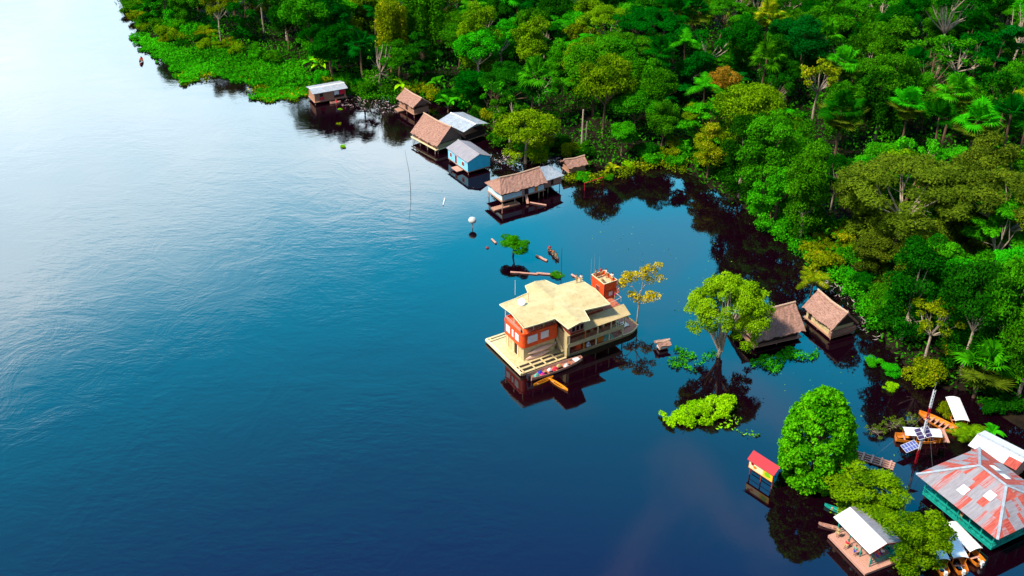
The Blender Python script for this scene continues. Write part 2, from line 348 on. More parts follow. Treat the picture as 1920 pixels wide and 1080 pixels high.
def clumps(cs, rs, per, size, up=0.35, tones=None, flat=0.8, jitter=1.5):
    P_, N_, T_ = [], [], []
    for i, (c, r) in enumerate(zip(cs, rs)):
        k = int(per * (r / np.mean(rs)) ** 2)
        d = RNG.normal(size=(k, 3)); d /= np.linalg.norm(d, axis=1, keepdims=True)
        d[:, 2] = np.where((d[:, 2] < -0.2) & (RNG.random(k) < 0.75), -d[:, 2], d[:, 2])
        rad = r * RNG.uniform(0.5, 1.05, k) ** 0.6 * np.where(RNG.random(k) < .12, RNG.uniform(1.0, 1.5, k), 1.0)
        P_.append(c + d * rad[:, None] * np.array([1, 1, flat])); N_.append(d + jitter * RNG.normal(size=(k, 3)) * 0.5 + np.array([0, 0, up]))
        tn = RNG.random() if tones is None else tones[i]; T_.append(np.clip(tn + RNG.normal(0, 0.08, k), 0, 1))
    return np.concatenate(P_), np.concatenate(N_), np.concatenate(T_)
def limb_paths(cs, h0, base_r, rng, n_limb, spread=0.25):
    mb = MB(); top = np.mean(cs, axis=0); top = np.array([top[0] * 0.5, top[1] * 0.5, h0])
    bend = rng.uniform(-0.3, 0.3, 2)
    mb.tube([(0, 0, -0.6), (bend[0] * 0.5, bend[1] * 0.5, h0 * 0.5), tuple(top)], [base_r * 1.25, base_r * 0.85, base_r * 0.7], 7)
    order = rng.permutation(len(cs))[:n_limb]
    for i in order:
        c = np.array(cs[i]); mid = top * 0.5 + c * 0.5 + rng.normal(0, 0.3, 3); mid[2] = top[2] + (c[2] - top[2]) * 0.42
        mb.tube([tuple(top - np.array([0, 0, base_r])), tuple(mid), tuple(c)], [base_r * 0.5, base_r * 0.3, base_r * 0.1], 5)
        for _ in range(2):
            e = mid + (c - mid) * 0.4 + rng.normal(0, 1.0, 3) * 0.6; e[2] = abs(e[2])
            mb.tube([tuple(mid), tuple(e)], [base_r * 0.2, base_r * 0.06], 4)
    return mb
def shape(kind, seed):
    """crown clump centres (metres), radii, trunk height"""
    g = np.random.default_rng(seed)
    cs, rs = [], []
    def shell(n, rx, rz, cz, r, lo=-0.35, inner=0.55, pw=1.0):
        k = 0
        while k < n:
            d = g.normal(size=3); d /= np.linalg.norm(d)
            if d[2] < lo: continue
            q = g.uniform(inner, 1.0) ** pw
            cs.append(np.array([d[0] * rx * q, d[1] * rx * q, cz + d[2] * rz * q])); rs.append(r * g.uniform(0.7, 1.3)); k += 1
    if kind == 'round': shell(44, 4.2, 3.4, 9.0, 1.35); hb = 5.5
    elif kind == 'tall': shell(46, 3.3, 5.2, 9.0, 1.25, -0.9); hb = 4.0
    elif kind == 'loose': shell(30, 4.6, 3.2, 9.5, 1.15, -0.3, 0.6); hb = 6.0
    elif kind == 'lumpy':
        for _ in range(5):
            a = g.uniform(0, 6.28); q = g.uniform(0.5, 3.0); c0 = np.array([math.cos(a) * q, math.sin(a) * q, 8.0 + g.uniform(-1.5, 2.2)])
            for _ in range(9):
                d = g.normal(size=3); d /= np.linalg.norm(d); cs.append(c0 + d * np.array([1.7, 1.7, 1.3])); rs.append(g.uniform(0.8, 1.25))
        hb = 5.0
    elif kind == 'umbrella':
        for _ in range(46):
            a = g.uniform(0, 6.28); q = math.sqrt(g.random()) * 5.6
            cs.append(np.array([math.cos(a) * q, math.sin(a) * q, 10.8 - 0.07 * q * q + g.uniform(-0.5, 0.5)])); rs.append(g.uniform(0.9, 1.3))
        hb = 5.5
    elif kind == 'layers':
        for k in range(7):
            a = g.uniform(0, 6.28); q = g.uniform(0.6, 3.4); z = 4.5 + k * 1.0
            for _ in range(6):
                b = g.uniform(0, 6.28); e = math.sqrt(g.random()) * 1.9
                cs.append(np.array([math.cos(a) * q + math.cos(b) * e, math.sin(a) * q + math.sin(b) * e, z + g.uniform(-0.2, 0.2)])); rs.append(g.uniform(0.75, 1.1))
        hb = 4.0
    elif kind == 'drape':
        for _ in range(18):
            a = g.uniform(0, 6.28); q = g.uniform(1.0, 3.4); zt = 10.5 - 0.15 * q * q
            for z in np.arange(zt, max(zt - g.uniform(3, 8), 0.8), -1.15):
                cs.append(np.array([math.cos(a) * q + g.uniform(-.2, .2), math.sin(a) * q + g.uniform(-.2, .2), z])); rs.append(g.uniform(0.75, 1.15))
        hb = 6.0
    elif kind == 'bush':
        shell(26, 2.7, 1.9, 1.5, 0.85, -0.5, 0.2); rs[:] = [r_ * g.uniform(.5, 1.5) for r_ in rs]; hb = 0.9
    elif kind == 'twiggy':
        for _ in range(20):
            a = g.uniform(0, 6.28); q = g.uniform(.3, 2.6); cs.append(np.array([math.cos(a) * q, math.sin(a) * q, g.uniform(.6, 3.6) * (1 - q * .15)])); rs.append(g.uniform(.3, .6))
        hb = 0.5
    elif kind == 'sparse':
        shell(17, 4.0, 2.8, 9.5, 0.85, -0.3, 0.75); hb = 6.5
    elif kind == 'bare':
        shell(14, 3.4, 3.0, 9.0, 0.6, 0.0, 0.8); hb = 5.0
    if seed >= 100:                       # foliage and creepers down to the ground
        for _ in range(16):
            a = g.uniform(0, 6.28); q = g.uniform(0.4, 1.0) * 2.8; cs.append(np.array([math.cos(a) * q, math.sin(a) * q, g.uniform(0.8, hb + 0.8)])); rs.append(g.uniform(0.9, 1.4))
    return np.array(cs), np.array(rs), hb
SHAPES = {}
def get_shape(kind, seed, per=None, size=None):
    key = (kind, seed)
    if key not in SHAPES:
        cs, rs, hb = shape(kind, seed)
        dflt = {'round': (330, .34), 'tall': (300, .33), 'loose': (270, .34), 'lumpy': (330, .35), 'umbrella': (300, .31), 'layers': (220, .42),
                'drape': (170, .35), 'bush': (150, .38), 'sparse': (120, .45), 'bare': (26, .4), 'twiggy': (26, .34)}[kind]
        per = per or dflt[0]; size = size or dflt[1]
        up = {'layers': 0.8, 'umbrella': 0.9, 'drape': 0.0}.get(kind, 0.35)
        flat = {'layers': 0.35, 'umbrella': 0.5, 'drape': 1.1}.get(kind, 0.8)
        p_, n_, t_ = clumps(cs, rs, per, size, up, flat=flat)
        crown = leaves_mesh('crown', p_, n_, size, t_)
        g = np.random.default_rng(seed + 77)
        tb = limb_paths(cs, hb, 0.09 if kind in ('bush', 'twiggy') else 0.24, g, {'umbrella': 14, 'twiggy': 16, 'sparse': 14, 'bare': 14, 'loose': 12}.get(kind, 7))
        tr = tb.build('trunk', 'bark'); tm = tr.data; bpy.data.objects.remove(tr)
        crown.materials.append(LM['mid']); SHAPES[key] = (crown, tm)
    return SHAPES[key]
def tree(name, label, cat, x, y, z, kind, seed, leaf, sc, szz=1.0, rz=0.0, bark='barkbrown', group=None, tilt=(0, 0), sxy=(1, 1)):
    crown, tm = get_shape(kind, seed)
    t = thing(name, label, cat, (x, y, z), rz, group)
    t.rotation_euler = (tilt[0], tilt[1], rz); t.scale = (sc * sxy[0], sc * sxy[1], sc * szz)
    for nm_, me_, ma in (('trunk', tm, M[bark]), ('crown', crown, LM[leaf])):
        o = bpy.data.objects.new(nm_, me_); C.objects.link(o); o.parent = t
        o.material_slots[0].link = 'OBJECT'; o.material_slots[0].material = ma
    return t
# ---- palms
def strip(pts, wid, side, droop=0.0):
    V = []
    for p, w_ in zip(pts, wid):
        p = np.array(p); V += [p - side * w_ - np.array([0, 0, droop * w_]), p, p + side * w_ - np.array([0, 0, droop * w_])]
    Fs = []
    for i in range(len(pts) - 1):
        a = i * 3; Fs += [(a, a + 1, a + 4, a + 3), (a + 1, a + 2, a + 5, a + 4)]
    return V, Fs
def fan_palm_mesh(seed, nf=17, R_=2.1):
    g = np.random.default_rng(seed); mb = MB()
    for k in range(nf):
        a = k * 2.4 + g.uniform(-.2, .2); el = g.uniform(-0.45, 1.2) if k > 3 else 1.3
        d = np.array([math.cos(a) * math.cos(el), math.sin(a) * math.cos(el), math.sin(el)])
        L0 = g.uniform(1.1, 1.8); hub = d * L0; mb.bar((0, 0, 0), tuple(hub), 0.07)
        side = np.cross(d, [0, 0, 1.0]); side /= np.linalg.norm(side) + 1e-6; upv = np.cross(side, d)
        for j in range(19):
            b = -2.0 + 4.0 * j / 18; r = R_ * g.uniform(0.62, 0.82) * (1 - 0.12 * abs(b))
            dr = d * math.cos(b) + side * math.sin(b) + upv * 0.15; dr /= np.linalg.norm(dr)
            tip = hub + dr * r; tip2 = tip + dr * r * 0.15 + np.array([0, 0, -0.32 * r]); md = hub + dr * r * 0.6
            sd_ = np.cross(dr, upv); sd_ /= np.linalg.norm(sd_) + 1e-6
            w_ = 0.11
            mb.add([hub, md - sd_ * w_, md + sd_ * w_, tip2], [(0, 1, 3, 2)])
    return mb
def feather_palm_mesh(seed, nf=13, L_=3.6, banana=False):
    g = np.random.default_rng(seed); mb = MB()
    for k in range(nf):
        a = k * 2.4 + g.uniform(-.2, .2); el = g.uniform(0.25, 1.25)
        h_ = np.array([math.cos(a), math.sin(a), 0]); pts = []
        L0 = L_ * g.uniform(0.75, 1.1)
        for i in range(8):
            q = i / 7; pts.append(h_ * (q * L0 * math.cos(el * (1 - 0.35 * q))) + np.array([0, 0, L0 * (math.sin(el) * q - 0.55 * q * q)]))
        side = np.cross(h_, [0, 0, 1.0])
        if banana:
            wd = [0.05, 0.25, 0.42, 0.48, 0.46, 0.38, 0.24, 0.03]
            V, Fs = strip(pts, wd, side, -0.35); mb.add(V, Fs)
        else:
            for i in range(1, 8):
                for s_ in (-1, 1):
                    for e in (0.0, 0.33, 0.66):
                        p0 = pts[i - 1] * (1 - e) + pts[i] * e; ln = 0.75 * math.sin(math.pi * min(0.95, (i + e) / 8.2)) + 0.25
                        tdir = (pts[i] - pts[i - 1]); tdir /= np.linalg.norm(tdir)
                        tip = p0 + side * s_ * ln + tdir * ln * 0.5 + np.array([0, 0, -0.35 * ln])
                        mb.add([p0, p0 + tdir * 0.14, tip], [(0, 1, 2)])
            mb.tube([tuple(p) for p in pts], [0.05] * 7 + [0.02], 3)
    return mb
PALMS = {}
def palm(kind, label, x, y, z, h, sc, leaf, seed=1, group=None, lean=(0.0, 0.0), skirt=False):
    key = (kind, seed)
    if key not in PALMS:
        mb = {'fan': lambda: fan_palm_mesh(seed), 'feather': lambda: feather_palm_mesh(seed), 'banana': lambda: feather_palm_mesh(seed, 9, 2.6, True)}[kind]()
        o = mb.build('fronds', LM['mid']); me_ = o.data; bpy.data.objects.remove(o)
        at = me_.attributes.new('tone', 'FLOAT', 'FACE'); at.data.foreach_set('value', np.repeat(RNG.random(len(me_.polygons) // 6 + 1), 6)[:len(me_.polygons)].astype(np.float32))
        PALMS[key] = me_
    t = thing('fan_palm' if kind == 'fan' else ('banana_plant' if kind == 'banana' else 'palm_tree'), label, 'palm' if kind != 'banana' else 'banana plant', (x, y, z), 0, group)
    tb = MB(); tb.tube([(0, 0, -0.5), (lean[0] * .4, lean[1] * .4, h * .5), (lean[0], lean[1], h)], [0.2 * sc, 0.15 * sc, 0.13 * sc], 7); tb.build('trunk', 'barkbrown', t)
    o = bpy.data.objects.new('fronds', PALMS[key]); C.objects.link(o); o.parent = t; o.location = (lean[0], lean[1], h); o.scale = (sc,) * 3; o.rotation_euler = (0, 0, seed * 1.3 + x)
    o.material_slots[0].link = 'OBJECT'; o.material_slots[0].material = LM[leaf]
    if skirt:
        o = bpy.data.objects.new('old_fronds', PALMS[key]); C.objects.link(o); o.parent = t; o.location = (lean[0], lean[1], h - 0.5 * sc); o.scale = (sc * 1.05, sc * 1.05, -sc * 0.7); o.rotation_euler = (0, 0, x)
        o.material_slots[0].link = 'OBJECT'; o.material_slots[0].material = LM['olive' if leaf != 'yellow' else 'yellow']
    return t

# ------------------------------------------------------------ hand-placed trees and plants
rnd = random.Random(5)
TAKEN = []          # (x, y, r) kept free when the forest is filled in
def put(name, label, cat, px, py, kind, seed, leaf, sc, szz=1.0, bark='barkbrown', free=None, group=None, z=0.0, **kw):
    x, y = G(px, py); TAKEN.append((x, y, free if free is not None else 4.2 * sc))
    d = float(sdist(np.array([x]), np.array([y]))[0]); zz = max(float(gz(np.array([d]))[0]), -0.3) + z
    return tree(name, label, cat, x, y, zz, kind, seed, leaf, sc, szz, rnd.uniform(0, 6.28) if 'rz' not in kw else kw.pop('rz'), bark, group, **kw)
exec_trees = [
 # name, label, px, py(base), kind, seed, leaf, scale, zscale, bark
 ('small_tree', 'small round dark green tree standing alone in the water above the houseboat', 963, 478, 'lumpy', 3, 'mid', 0.74, 0.50, 'barkbrown'),
 ('broadleaf_tree', 'large yellow-green domed tree right behind the blue house', 985, 306, 'round', 104, 'fresh', 1.45, 0.60, 'bark'),
 ('broadleaf_tree', 'green tree with lumpy crown between the dense egg tree and the white-roofed pavilion', 1630, 976, 'lumpy', 106, 'moss', 1.20, 0.45, 'bark'),
 ('broadleaf_tree', 'olive-green tree between the pavilion and the patchwork tin roof', 1719, 1060, 'lumpy', 109, 'moss', 0.98, 0.68, 'bark'),
 ('giant_tree', 'huge olive umbrella tree with wide layered crown on the right side', 1672, 500, 'umbrella', 112, 'olive', 1.9, 0.85, 'bark'),
 ('giant_tree', 'second wide olive umbrella crown touching the huge one, near the right edge', 1862, 520, 'umbrella', 113, 'olive', 1.75, 0.9, 'bark'),
 ('broadleaf_tree', 'yellowish dome tree at the dark inlet with foliage to the water', 1325, 335, 'tall', 5, 'yellow', 0.95, 0.85, 'barkbrown'),
 ('broadleaf_tree', 'big dense green tree right of the yellowish inlet tree', 1425, 405, 'tall', 8, 'mid', 1.5, 0.95, 'barkbrown'),
 ('broadleaf_tree', 'vivid bright green layered tree hanging over the inlet', 1449, 428, 'lumpy', 102, 'bright', 1.25, 0.85, 'barkbrown'),
 ('broadleaf_tree', 'slender tree with pale trunk left of the huge umbrella tree', 1555, 415, 'loose', 3, 'teal', 0.9, 1.05, 'bark'),
 ('broadleaf_tree', 'rounded yellow-green forest tree in the upper middle', 1130, 262, 'round', 14, 'moss', 1.30, 1.05, 'barkbrown'),
 ('broadleaf_tree', 'mossy green big forest tree above the long thatched house', 1000, 165, 'lumpy', 16, 'moss', 1.35, 1.05, 'bark'),
 ('broadleaf_tree', 'wide mossy green crown in the top middle of the forest', 1135, 125, 'umbrella', 17, 'moss', 1.25, 1.0, 'bark'),
 ('draped_tree', 'vine-draped yellow and green tree with reddish trunks behind the small thatched hut', 735, 140, 'drape', 1, 'yellow', 1.25, 1.25, 'barkred'),
 ('draped_tree', 'large dark vine-covered tree right of the vine-draped yellow one', 800, 125, 'drape', 2, 'mid', 1.5, 1.15, 'barkbrown'),
 ('broadleaf_tree', 'yellowish umbrella tree behind the banana plants of the white-roofed house', 640, 108, 'umbrella', 18, 'yellow', 0.95, 0.85, 'bark'),
 ('broadleaf_tree', 'pale-stemmed green tree above the floating meadow', 415, 85, 'loose', 19, 'yellow', 1.05, 1.0, 'bark'),
 ('bare_tree', 'pale bare forked tree at the top edge left of centre', 497, 68, 'bare', 1, 'olive', 1.2, 1.25, 'bark'),
 ('bare_tree', 'white bare tree skeleton at the top middle edge', 1163, 62, 'bare', 2, 'olive', 1.2, 1.25, 'bark'),
 ('bare_tree', 'pale branching tree with thin leaves in the top right corner', 1890, 150, 'bare', 3, 'bright', 1.4, 1.15, 'bark'),
 ('broadleaf_tree', 'rust-orange topped tree in the middle of the forest', 1350, 222, 'round', 22, 'orange', 0.85, 1.05, 'barkbrown'),
 ('broadleaf_tree', 'pale green tree with white trunk at the forest middle right', 1520, 240, 'sparse', 23, 'yellow', 1.15, 1.05, 'bark'),
 ('broadleaf_tree', 'dark giant crown with pale limbs near the top right corner', 1755, 150, 'umbrella', 24, 'teal', 1.7, 1.2, 'bark'),
 ('broadleaf_tree', 'airy yellow tree with forked pale trunks above the boats on the right bank', 1730, 690, 'sparse', 25, 'yellow', 1.0, 0.9, 'bark'),
 ('broadleaf_tree', 'bright green broad-leaved tree below the huge umbrella tree', 1745, 590, 'layers', 5, 'bright', 1.25, 0.95, 'bark'),
 ('broadleaf_tree', 'bright green leafy tree above the bright one below the umbrella crown', 1850, 545, 'layers', 6, 'bright', 1.4, 1.0, 'bark'),
 ('broadleaf_tree', 'bright green tree at the right edge above the fan palm', 1885, 630, 'layers', 7, 'bright', 1.35, 0.9, 'bark'),
 ('broadleaf_tree', 'yellow-green tree at the far right edge', 1915, 665, 'round', 26, 'yellow', 0.8, 0.9, 'bark'),
 ('broadleaf_tree', 'dark green dense bush tree next to the twin dead poles', 1165, 295, 'lumpy', 27, 'bright', 0.9, 0.7, 'barkbrown'),
 ('broadleaf_tree', 'green slim tree between the yellow domes of the inlet', 1240, 290, 'tall', 28, 'mid', 0.9, 0.9, 'barkbrown'),
]
for a in exec_trees:
    name, label, px, py, kind, seed, leaf, sc, szz, bark = a
    put(name, label, 'tree', px, py, kind, seed, leaf, sc, szz, bark)

for px, py, seed, sc, szz, lab in ((1612, 455, 106, 1.25, .8, 'olive bushy tree under the left edge of the huge umbrella crown'), (1700, 545, 109, 1.35, .85, 'olive bushy tree directly below the huge umbrella crown'),
    (1640, 525, 127, 1.1, .75, 'olive bushy tree between the huge umbrella crown and the bank'), (1775, 500, 106, 1.6, .95, 'olive bushy tree between the two umbrella crowns'), (1800, 440, 109, 1.6, 1.0, 'olive lumpy tree behind the gap of the two umbrella crowns')):
    put('broadleaf_tree', lab, 'tree', px, py, 'lumpy', seed, 'olive', sc, szz, 'bark', free=2.5)
for px, py, kind, seed, leaf, sc, szz, lab in ((1800, 705, 'round', 104, 'dark', 1.25, 1.15, 'tall dark round tree behind the large fan palm, left one of the pair'), (1862, 722, 'tall', 105, 'mid', 1.3, 1.2, 'tall green tree behind the large fan palm, right one of the pair'),
    (1690, 640, 'tall', 108, 'dark', 1.2, 1.1, 'tall dark tree behind the airy yellow tree on the right bank'), (1905, 752, 'round', 114, 'mid', 1.1, 1.1, 'green round tree at the right edge above the patchwork roof'),
    (1500, 452, 'tall', 132, 'mid', 1.15, 1.1, 'tall green tree on the bank right of the bright inlet tree'), (1385, 372, 'tall', 108, 'dark', 1.2, 1.05, 'tall dark tree at the inlet between the yellow dome and the bright lumpy tree')):
    put('broadleaf_tree', lab, 'tree', px, py, kind, seed, leaf, sc, szz, 'bark', free=3.5)
# the dense egg-shaped tree in the foreground
def egg_tree():
    x, y = G(1521, 897); t = thing('dense_tree', 'dense egg-shaped bright green tree rising from the water beside the red-roofed signboard', 'tree', (x, y, -0.2))
    g = np.random.default_rng(3); cs, rs = [], []
    for k in range(330):
        zz = g.random(); a = k * 2.39996; z = -0.3 + 15.2 * zz
        q = 5.0 * (math.sin(math.pi * min(1, (zz * 0.86 + 0.14))) ** 0.55) * (1.0 - 0.18 * zz)
        q *= 1 + 0.07 * mnoise.noise((math.cos(a) * 1.3, math.sin(a) * 1.3, zz * 4)); q = max(q, 0.2)
        cs.append(np.array([math.cos(a) * q * .93, math.sin(a) * q * .93, z * 0.93 + 0.6])); rs.append(g.uniform(0.45, 0.85))
    for k in range(170):
        c_ = cs[int(g.integers(0, 330))]; cs.append(c_ * np.array([.72, .72, .96]) + np.array([0, 0, .2])); rs.append(g.uniform(.7, 1.0))
    p_, n_, t_ = clumps(cs, rs, 105, 0.36, 0.3)
    me_ = leaves_mesh('crown', p_, n_, 0.36, t_, 0.75); me_.materials.append(leafmat('dense_leaves', (0.004, 0.14, 0.001), (0.09, 0.52, 0.004), tint=(0.28, 0.5, 0.01)))
    o = bpy.data.objects.new('crown', me_); C.objects.link(o); o.parent = t
    tb = MB(); tb.tube([(0, 0, -1), (0.1, 0, 4), (0, 0, 13)], [0.45, 0.35, 0.1], 8)
    for k in range(9):
        a = k * 2.4; tb.tube([(0, 0, 2 + k), (math.cos(a) * 3.2, math.sin(a) * 3.2, 3.4 + k)], [0.15, 0.05], 5)
    tb.build('trunk', 'barkbrown', t)
egg_tree()
# the flooded tree with many pale stems
def flooded_tree():
    x, y = G(1346, 668); t = thing('flooded_tree', 'big yellow-green tree with many pale stems left of the twin thatched roofs', 'tree', (x, y, -0.2))
    g = np.random.default_rng(21); cs, rs = [], []
    while len(cs) < 84:
        d = g.normal(size=3); d /= np.linalg.norm(d)
        if d[2] < -.35: continue
        q = g.uniform(.6, 1.0); cs.append(np.array([d[0] * 6.2 * q + .9, d[1] * 5.4 * q, 9.3 + d[2] * 4.3 * q])); rs.append(g.uniform(.8, 1.35))
    for _ in range(14):
        a = g.uniform(0, 6.28); q = g.uniform(3.2, 5.6); cs.append(np.array([math.cos(a) * q + .9, math.sin(a) * q, g.uniform(5.4, 7.6)])); rs.append(g.uniform(.7, 1.1))
    for _ in range(16):
        a = g.uniform(-1.2, 1.0); cs.append(np.array([2.2 + 3.2 * g.random(), g.uniform(-2, 2), g.uniform(3.0, 8.0)])); rs.append(g.uniform(.5, .8))
    p_, n_, t_ = clumps(cs, rs, 260, 0.34, 0.5); me_ = leaves_mesh('crown', p_, n_, 0.34, t_); me_.materials.append(LM['fresh']); o = bpy.data.objects.new('crown', me_); C.objects.link(o); o.parent = t
    tb = MB(); tb.tube([(-.3, 0, -1.2), (.1, 0, .6), (.5, 0, 2.2)], [.42, .36, .3], 8)
    for i in range(15):
        c = cs[int(g.integers(0, 60))]; m1 = np.array([.3 + g.uniform(-.3, .4), g.uniform(-.3, .3), 1.2]); m2 = m1 * .45 + np.array([c[0], c[1], c[2]]) * .55 + g.normal(0, .3, 3)
        tb.tube([tuple(m1), tuple(m2 * .5 + m1 * .5 + np.array([0, 0, .8])), tuple(m2), tuple(c)], [.17, .13, .10, .03], 6)
    tb.build('trunk', 'bark', t)
flooded_tree()
# yellow sapling by the houseboat bow
def sapling():
    x, y = G(1196, 604); t = thing('sapling', 'thin golden-leaved tree standing in water at the houseboat bow', 'tree', (x, y, -0.2))
    br = [((0, 0, 6.0), (2.6, .3, 10.6)), ((0, 0, 4.8), (-2.3, .4, 8.6)), ((.2, 0, 6), (0.3, -.4, 9.4)), ((0, 0, 3.6), (-1.4, .3, 5.2)), ((0, 0, 3.6), (1.9, -.2, 4.9)), ((1.1, .1, 8), (3.0, .2, 8.4)), ((-1.2, .2, 6.8), (-2.9, 0, 7.2))]
    tb = MB(); tb.tube([(-0.2, 0, -1), (-.1, 0, 2.5), (0, 0, 6.2)], [0.16, 0.12, 0.08], 6)
    cs = []
    for p, q in br: tb.tube([p, q], [0.07, 0.025], 5); cs.append(np.array(q))
    cs += [np.array(c) for c in [(1.8, .2, 9.6), (-1.2, .2, 8.2), (.6, 0, 8.6), (-.6, 0, 5.2), (1.0, 0, 4.6), (2.6, 0, 5.2), (-2.9, .2, 7.7), (1.4, 0, 8.0), (-1.9, 0, 9.0), (-.8, .3, 8.9), (.4, 0, 9.9), (-2.3, 0, 8.0), (1.2, .3, 10.2), (1.6, 0, 5.6), (-.2, 0, 4.6)]]
    p_, n_, t_ = clumps(cs, [0.8] * len(cs), 110, 0.36)
    me_ = leaves_mesh('crown', p_, n_, 0.34, t_); me_.materials.append(LM['gold']); o = bpy.data.objects.new('crown', me_); C.objects.link(o); o.parent = t
    tb.build('trunk', 'bark', t)
sapling()
# stand-alone shrubs (px, py, kind, seed, leaf, sc, zs, label)
for px, py, seed, leaf, sc, zs, lab in [
   (1641, 812, 1, 'olive', 0.42, 0.8, 'small airy olive shrub in the water, leftmost of the three near the solar panel'),
   (1676, 803, 2, 'olive', 0.50, 0.9, 'small olive shrub in the water, middle one of the three near the solar panel'),
   (1706, 792, 3, 'olive', 0.40, 0.9, 'small olive shrub in the water, beside the orange open boat'),
   (1772, 778, 4, 'yellow', 0.42, 1.2, 'yellowish shrub between the orange boat and the white-roofed boat'),
   (1668, 728, 5, 'lime', 0.42, 0.5, 'lime-green low bush alone in the dark water off the right bank'),
   (1636, 682, 6, 'bright', 0.50, 0.5, 'bright green low bush at the water below the thatched hut'),
   (1672, 698, 7, 'bright', 0.55, 0.6, 'bright green bush at the foot of the airy yellow tree'),
   (1095, 338, 8, 'bright', 0.62, 0.7, 'bright green bush right of the long thatched house'),
   (1140, 336, 9, 'bright', 0.45, 0.7, 'bright green bush behind the red frame at the inlet'),
   (1180, 312, 10, 'lime', 0.55, 0.6, 'lime bush on the bank left of the inlet trees'),
   (1212, 303, 11, 'yellow', 0.5, 0.8, 'yellowish bush on the bank at the head of the inlet'),
   (905, 215, 12, 'bright', 0.8, 0.9, 'bright green bush behind the grey tin-roofed house'),
   (643, 276, 13, 'lime', 0.26, 0.6, 'tiny lime plant floating in the open water, lower of the two'),
   (636, 233, 14, 'yellow', 0.24, 0.5, 'tiny yellowish plant floating in the open water, upper of the two'),
   (638, 205, 15, 'lime', 0.18, 0.5, 'tiny lime plant floating just below the white-roofed house'),
   (1045, 516, 16, 'mid', 0.42, 0.35, 'low green shrub in the water behind the houseboat roof'),
   (1880, 700, 17, 'yellow', 0.8, 0.9, 'yellow-green bush at the right edge below the fan palm'),
   (1895, 770, 18, 'dark', 0.8, 0.9, 'dark green bush on the right bank beside the white-roofed boat'),
   (1860, 770, 19, 'teal', 0.6, 0.8, 'bluish green bush on the right bank above the patchwork roof')]:
    x, y = G(px, py); TAKEN.append((x, y, 2.2 * sc)); tree('shrub', lab, 'shrub', x, y, -0.1, 'twiggy' if leaf == 'olive' else 'bush', seed % 4, leaf, sc * (1.3 if leaf == 'olive' else 1), zs, seed * 1.7, 'bark')
# palms
for kind, px, py, h, sc, leaf, seed, skirt, lab in [
   ('fan', 1560, 325, 10, 1.25, 'teal', 1, True, 'fan palm with round crown standing above the inlet trees'),
   ('fan', 1685, 300, 9, 1.05, 'bright', 2, True, 'fan palm in the row behind the umbrella tree, first from the left'),
   ('fan', 1742, 330, 9, 1.1, 'teal', 3, False, 'dark fan palm just behind the huge umbrella crown'),
   ('fan', 1762, 285, 10, 1.2, 'bright', 1, True, 'bright green fan palm with yellow tip behind the umbrella tree'),
   ('fan', 1800, 345, 10, 1.25, 'bright', 2, True, 'tall fan palm in the middle of the palm row at right'),
   ('fan', 1868, 335, 10, 1.2, 'teal', 3, False, 'bluish fan palm near the right edge of the palm row'),
   ('fan', 1915, 350, 9, 1.2, 'teal', 1, False, 'dark fan palm cut by the right edge'),
   ('fan', 1905, 310, 11, 1.0, 'yellow', 2, False, 'yellow fan palm at the right edge above the palm row'),
   ('fan', 1262, 125, 10, 1.35, 'teal', 2, True, 'dark dome-shaped fan palm in the upper forest, left one of two'),
   ('fan', 1300, 118, 10, 1.2, 'teal', 3, True, 'dark dome-shaped fan palm in the upper forest, right one of two'),
   ('fan', 1425, 125, 10, 1.1, 'yellow', 1, True, 'yellowish drooping fan palm in the upper forest'),
   ('fan', 1825, 745, 6, 1.5, 'bright', 3, True, 'large fan palm with drooping yellow skirt above the moored boats'),
   ('fan', 1565, 215, 9, 1.1, 'bright', 2, True, 'green fan palm amid the upper forest right of centre'),
   ('feather', 1519, 555, 3.0, 1.0, 'yellow', 4, False, 'yellow-green coconut palm between the two thatched huts'),
   ('feather', 1375, 225, 9, 1.1, 'teal', 5, False, 'feathery dark palm behind the inlet trees'),
   ('feather', 1815, 822, 0.9, 0.95, 'moss', 6, False, 'low bushy palm at the end of the orange boat'),
   ('feather', 730, 60, 9, 1.2, 'mid', 5, False, 'feathery palm at the top edge left of centre'),
   ('feather', 1050, 230, 8, 1.1, 'mid', 4, False, 'feathery palm behind the large yellow dome tree'),
   ('banana', 583, 140, 2.2, 1.25, 'bright', 1, False, 'banana plant behind the white-roofed house, leftmost of the three'),
   ('banana', 601, 146, 2.6, 1.3, 'lime', 2, False, 'banana plant behind the white-roofed house, middle one of the three'),
   ('banana', 622, 142, 2.2, 1.2, 'bright', 3, False, 'banana plant behind the white-roofed house, rightmost of the three'),
   ('banana', 840, 210, 2.0, 1.35, 'bright', 4, False, 'banana plant with wide leaves behind the large thatched hut'),
   ('banana', 818, 178, 2.4, 1.3, 'bright', 5, False, 'banana plant behind the small thatched hut on the right'),
   ('banana', 752, 176, 2.0, 1.2, 'lime', 6, False, 'banana plant behind the small thatched hut on the left'),
   ('banana', 1145, 328, 1.2, 0.9, 'yellow', 2, False, 'yellow banana plant near the red frame'),
   ('banana', 1855, 818, 0.8, 0.8, 'bright', 3, False, 'small banana sprout with long leaves beside the low bushy palm')]:
    x, y = G(px, py); h, sc = (h + 3, sc * 1.3) if (kind == 'fan' and h > 7) else (h, sc); TAKEN.append((x, y, 4.4 * sc if h > 7 else 2.6 * sc)); x2_, y2_ = x * .965, y * .965; TAKEN.append((x2_, y2_, 3.5 if h > 7 else 0.1)); d = float(sdist(np.array([x]), np.array([y]))[0])
    palm(kind, lab, x, y, max(0.0, float(gz(np.array([d]))[0])), h, sc, leaf, seed, None, (rnd.uniform(-.8, .8), rnd.uniform(-.5, .5)) if h > 5 else (0.2, 0), skirt)
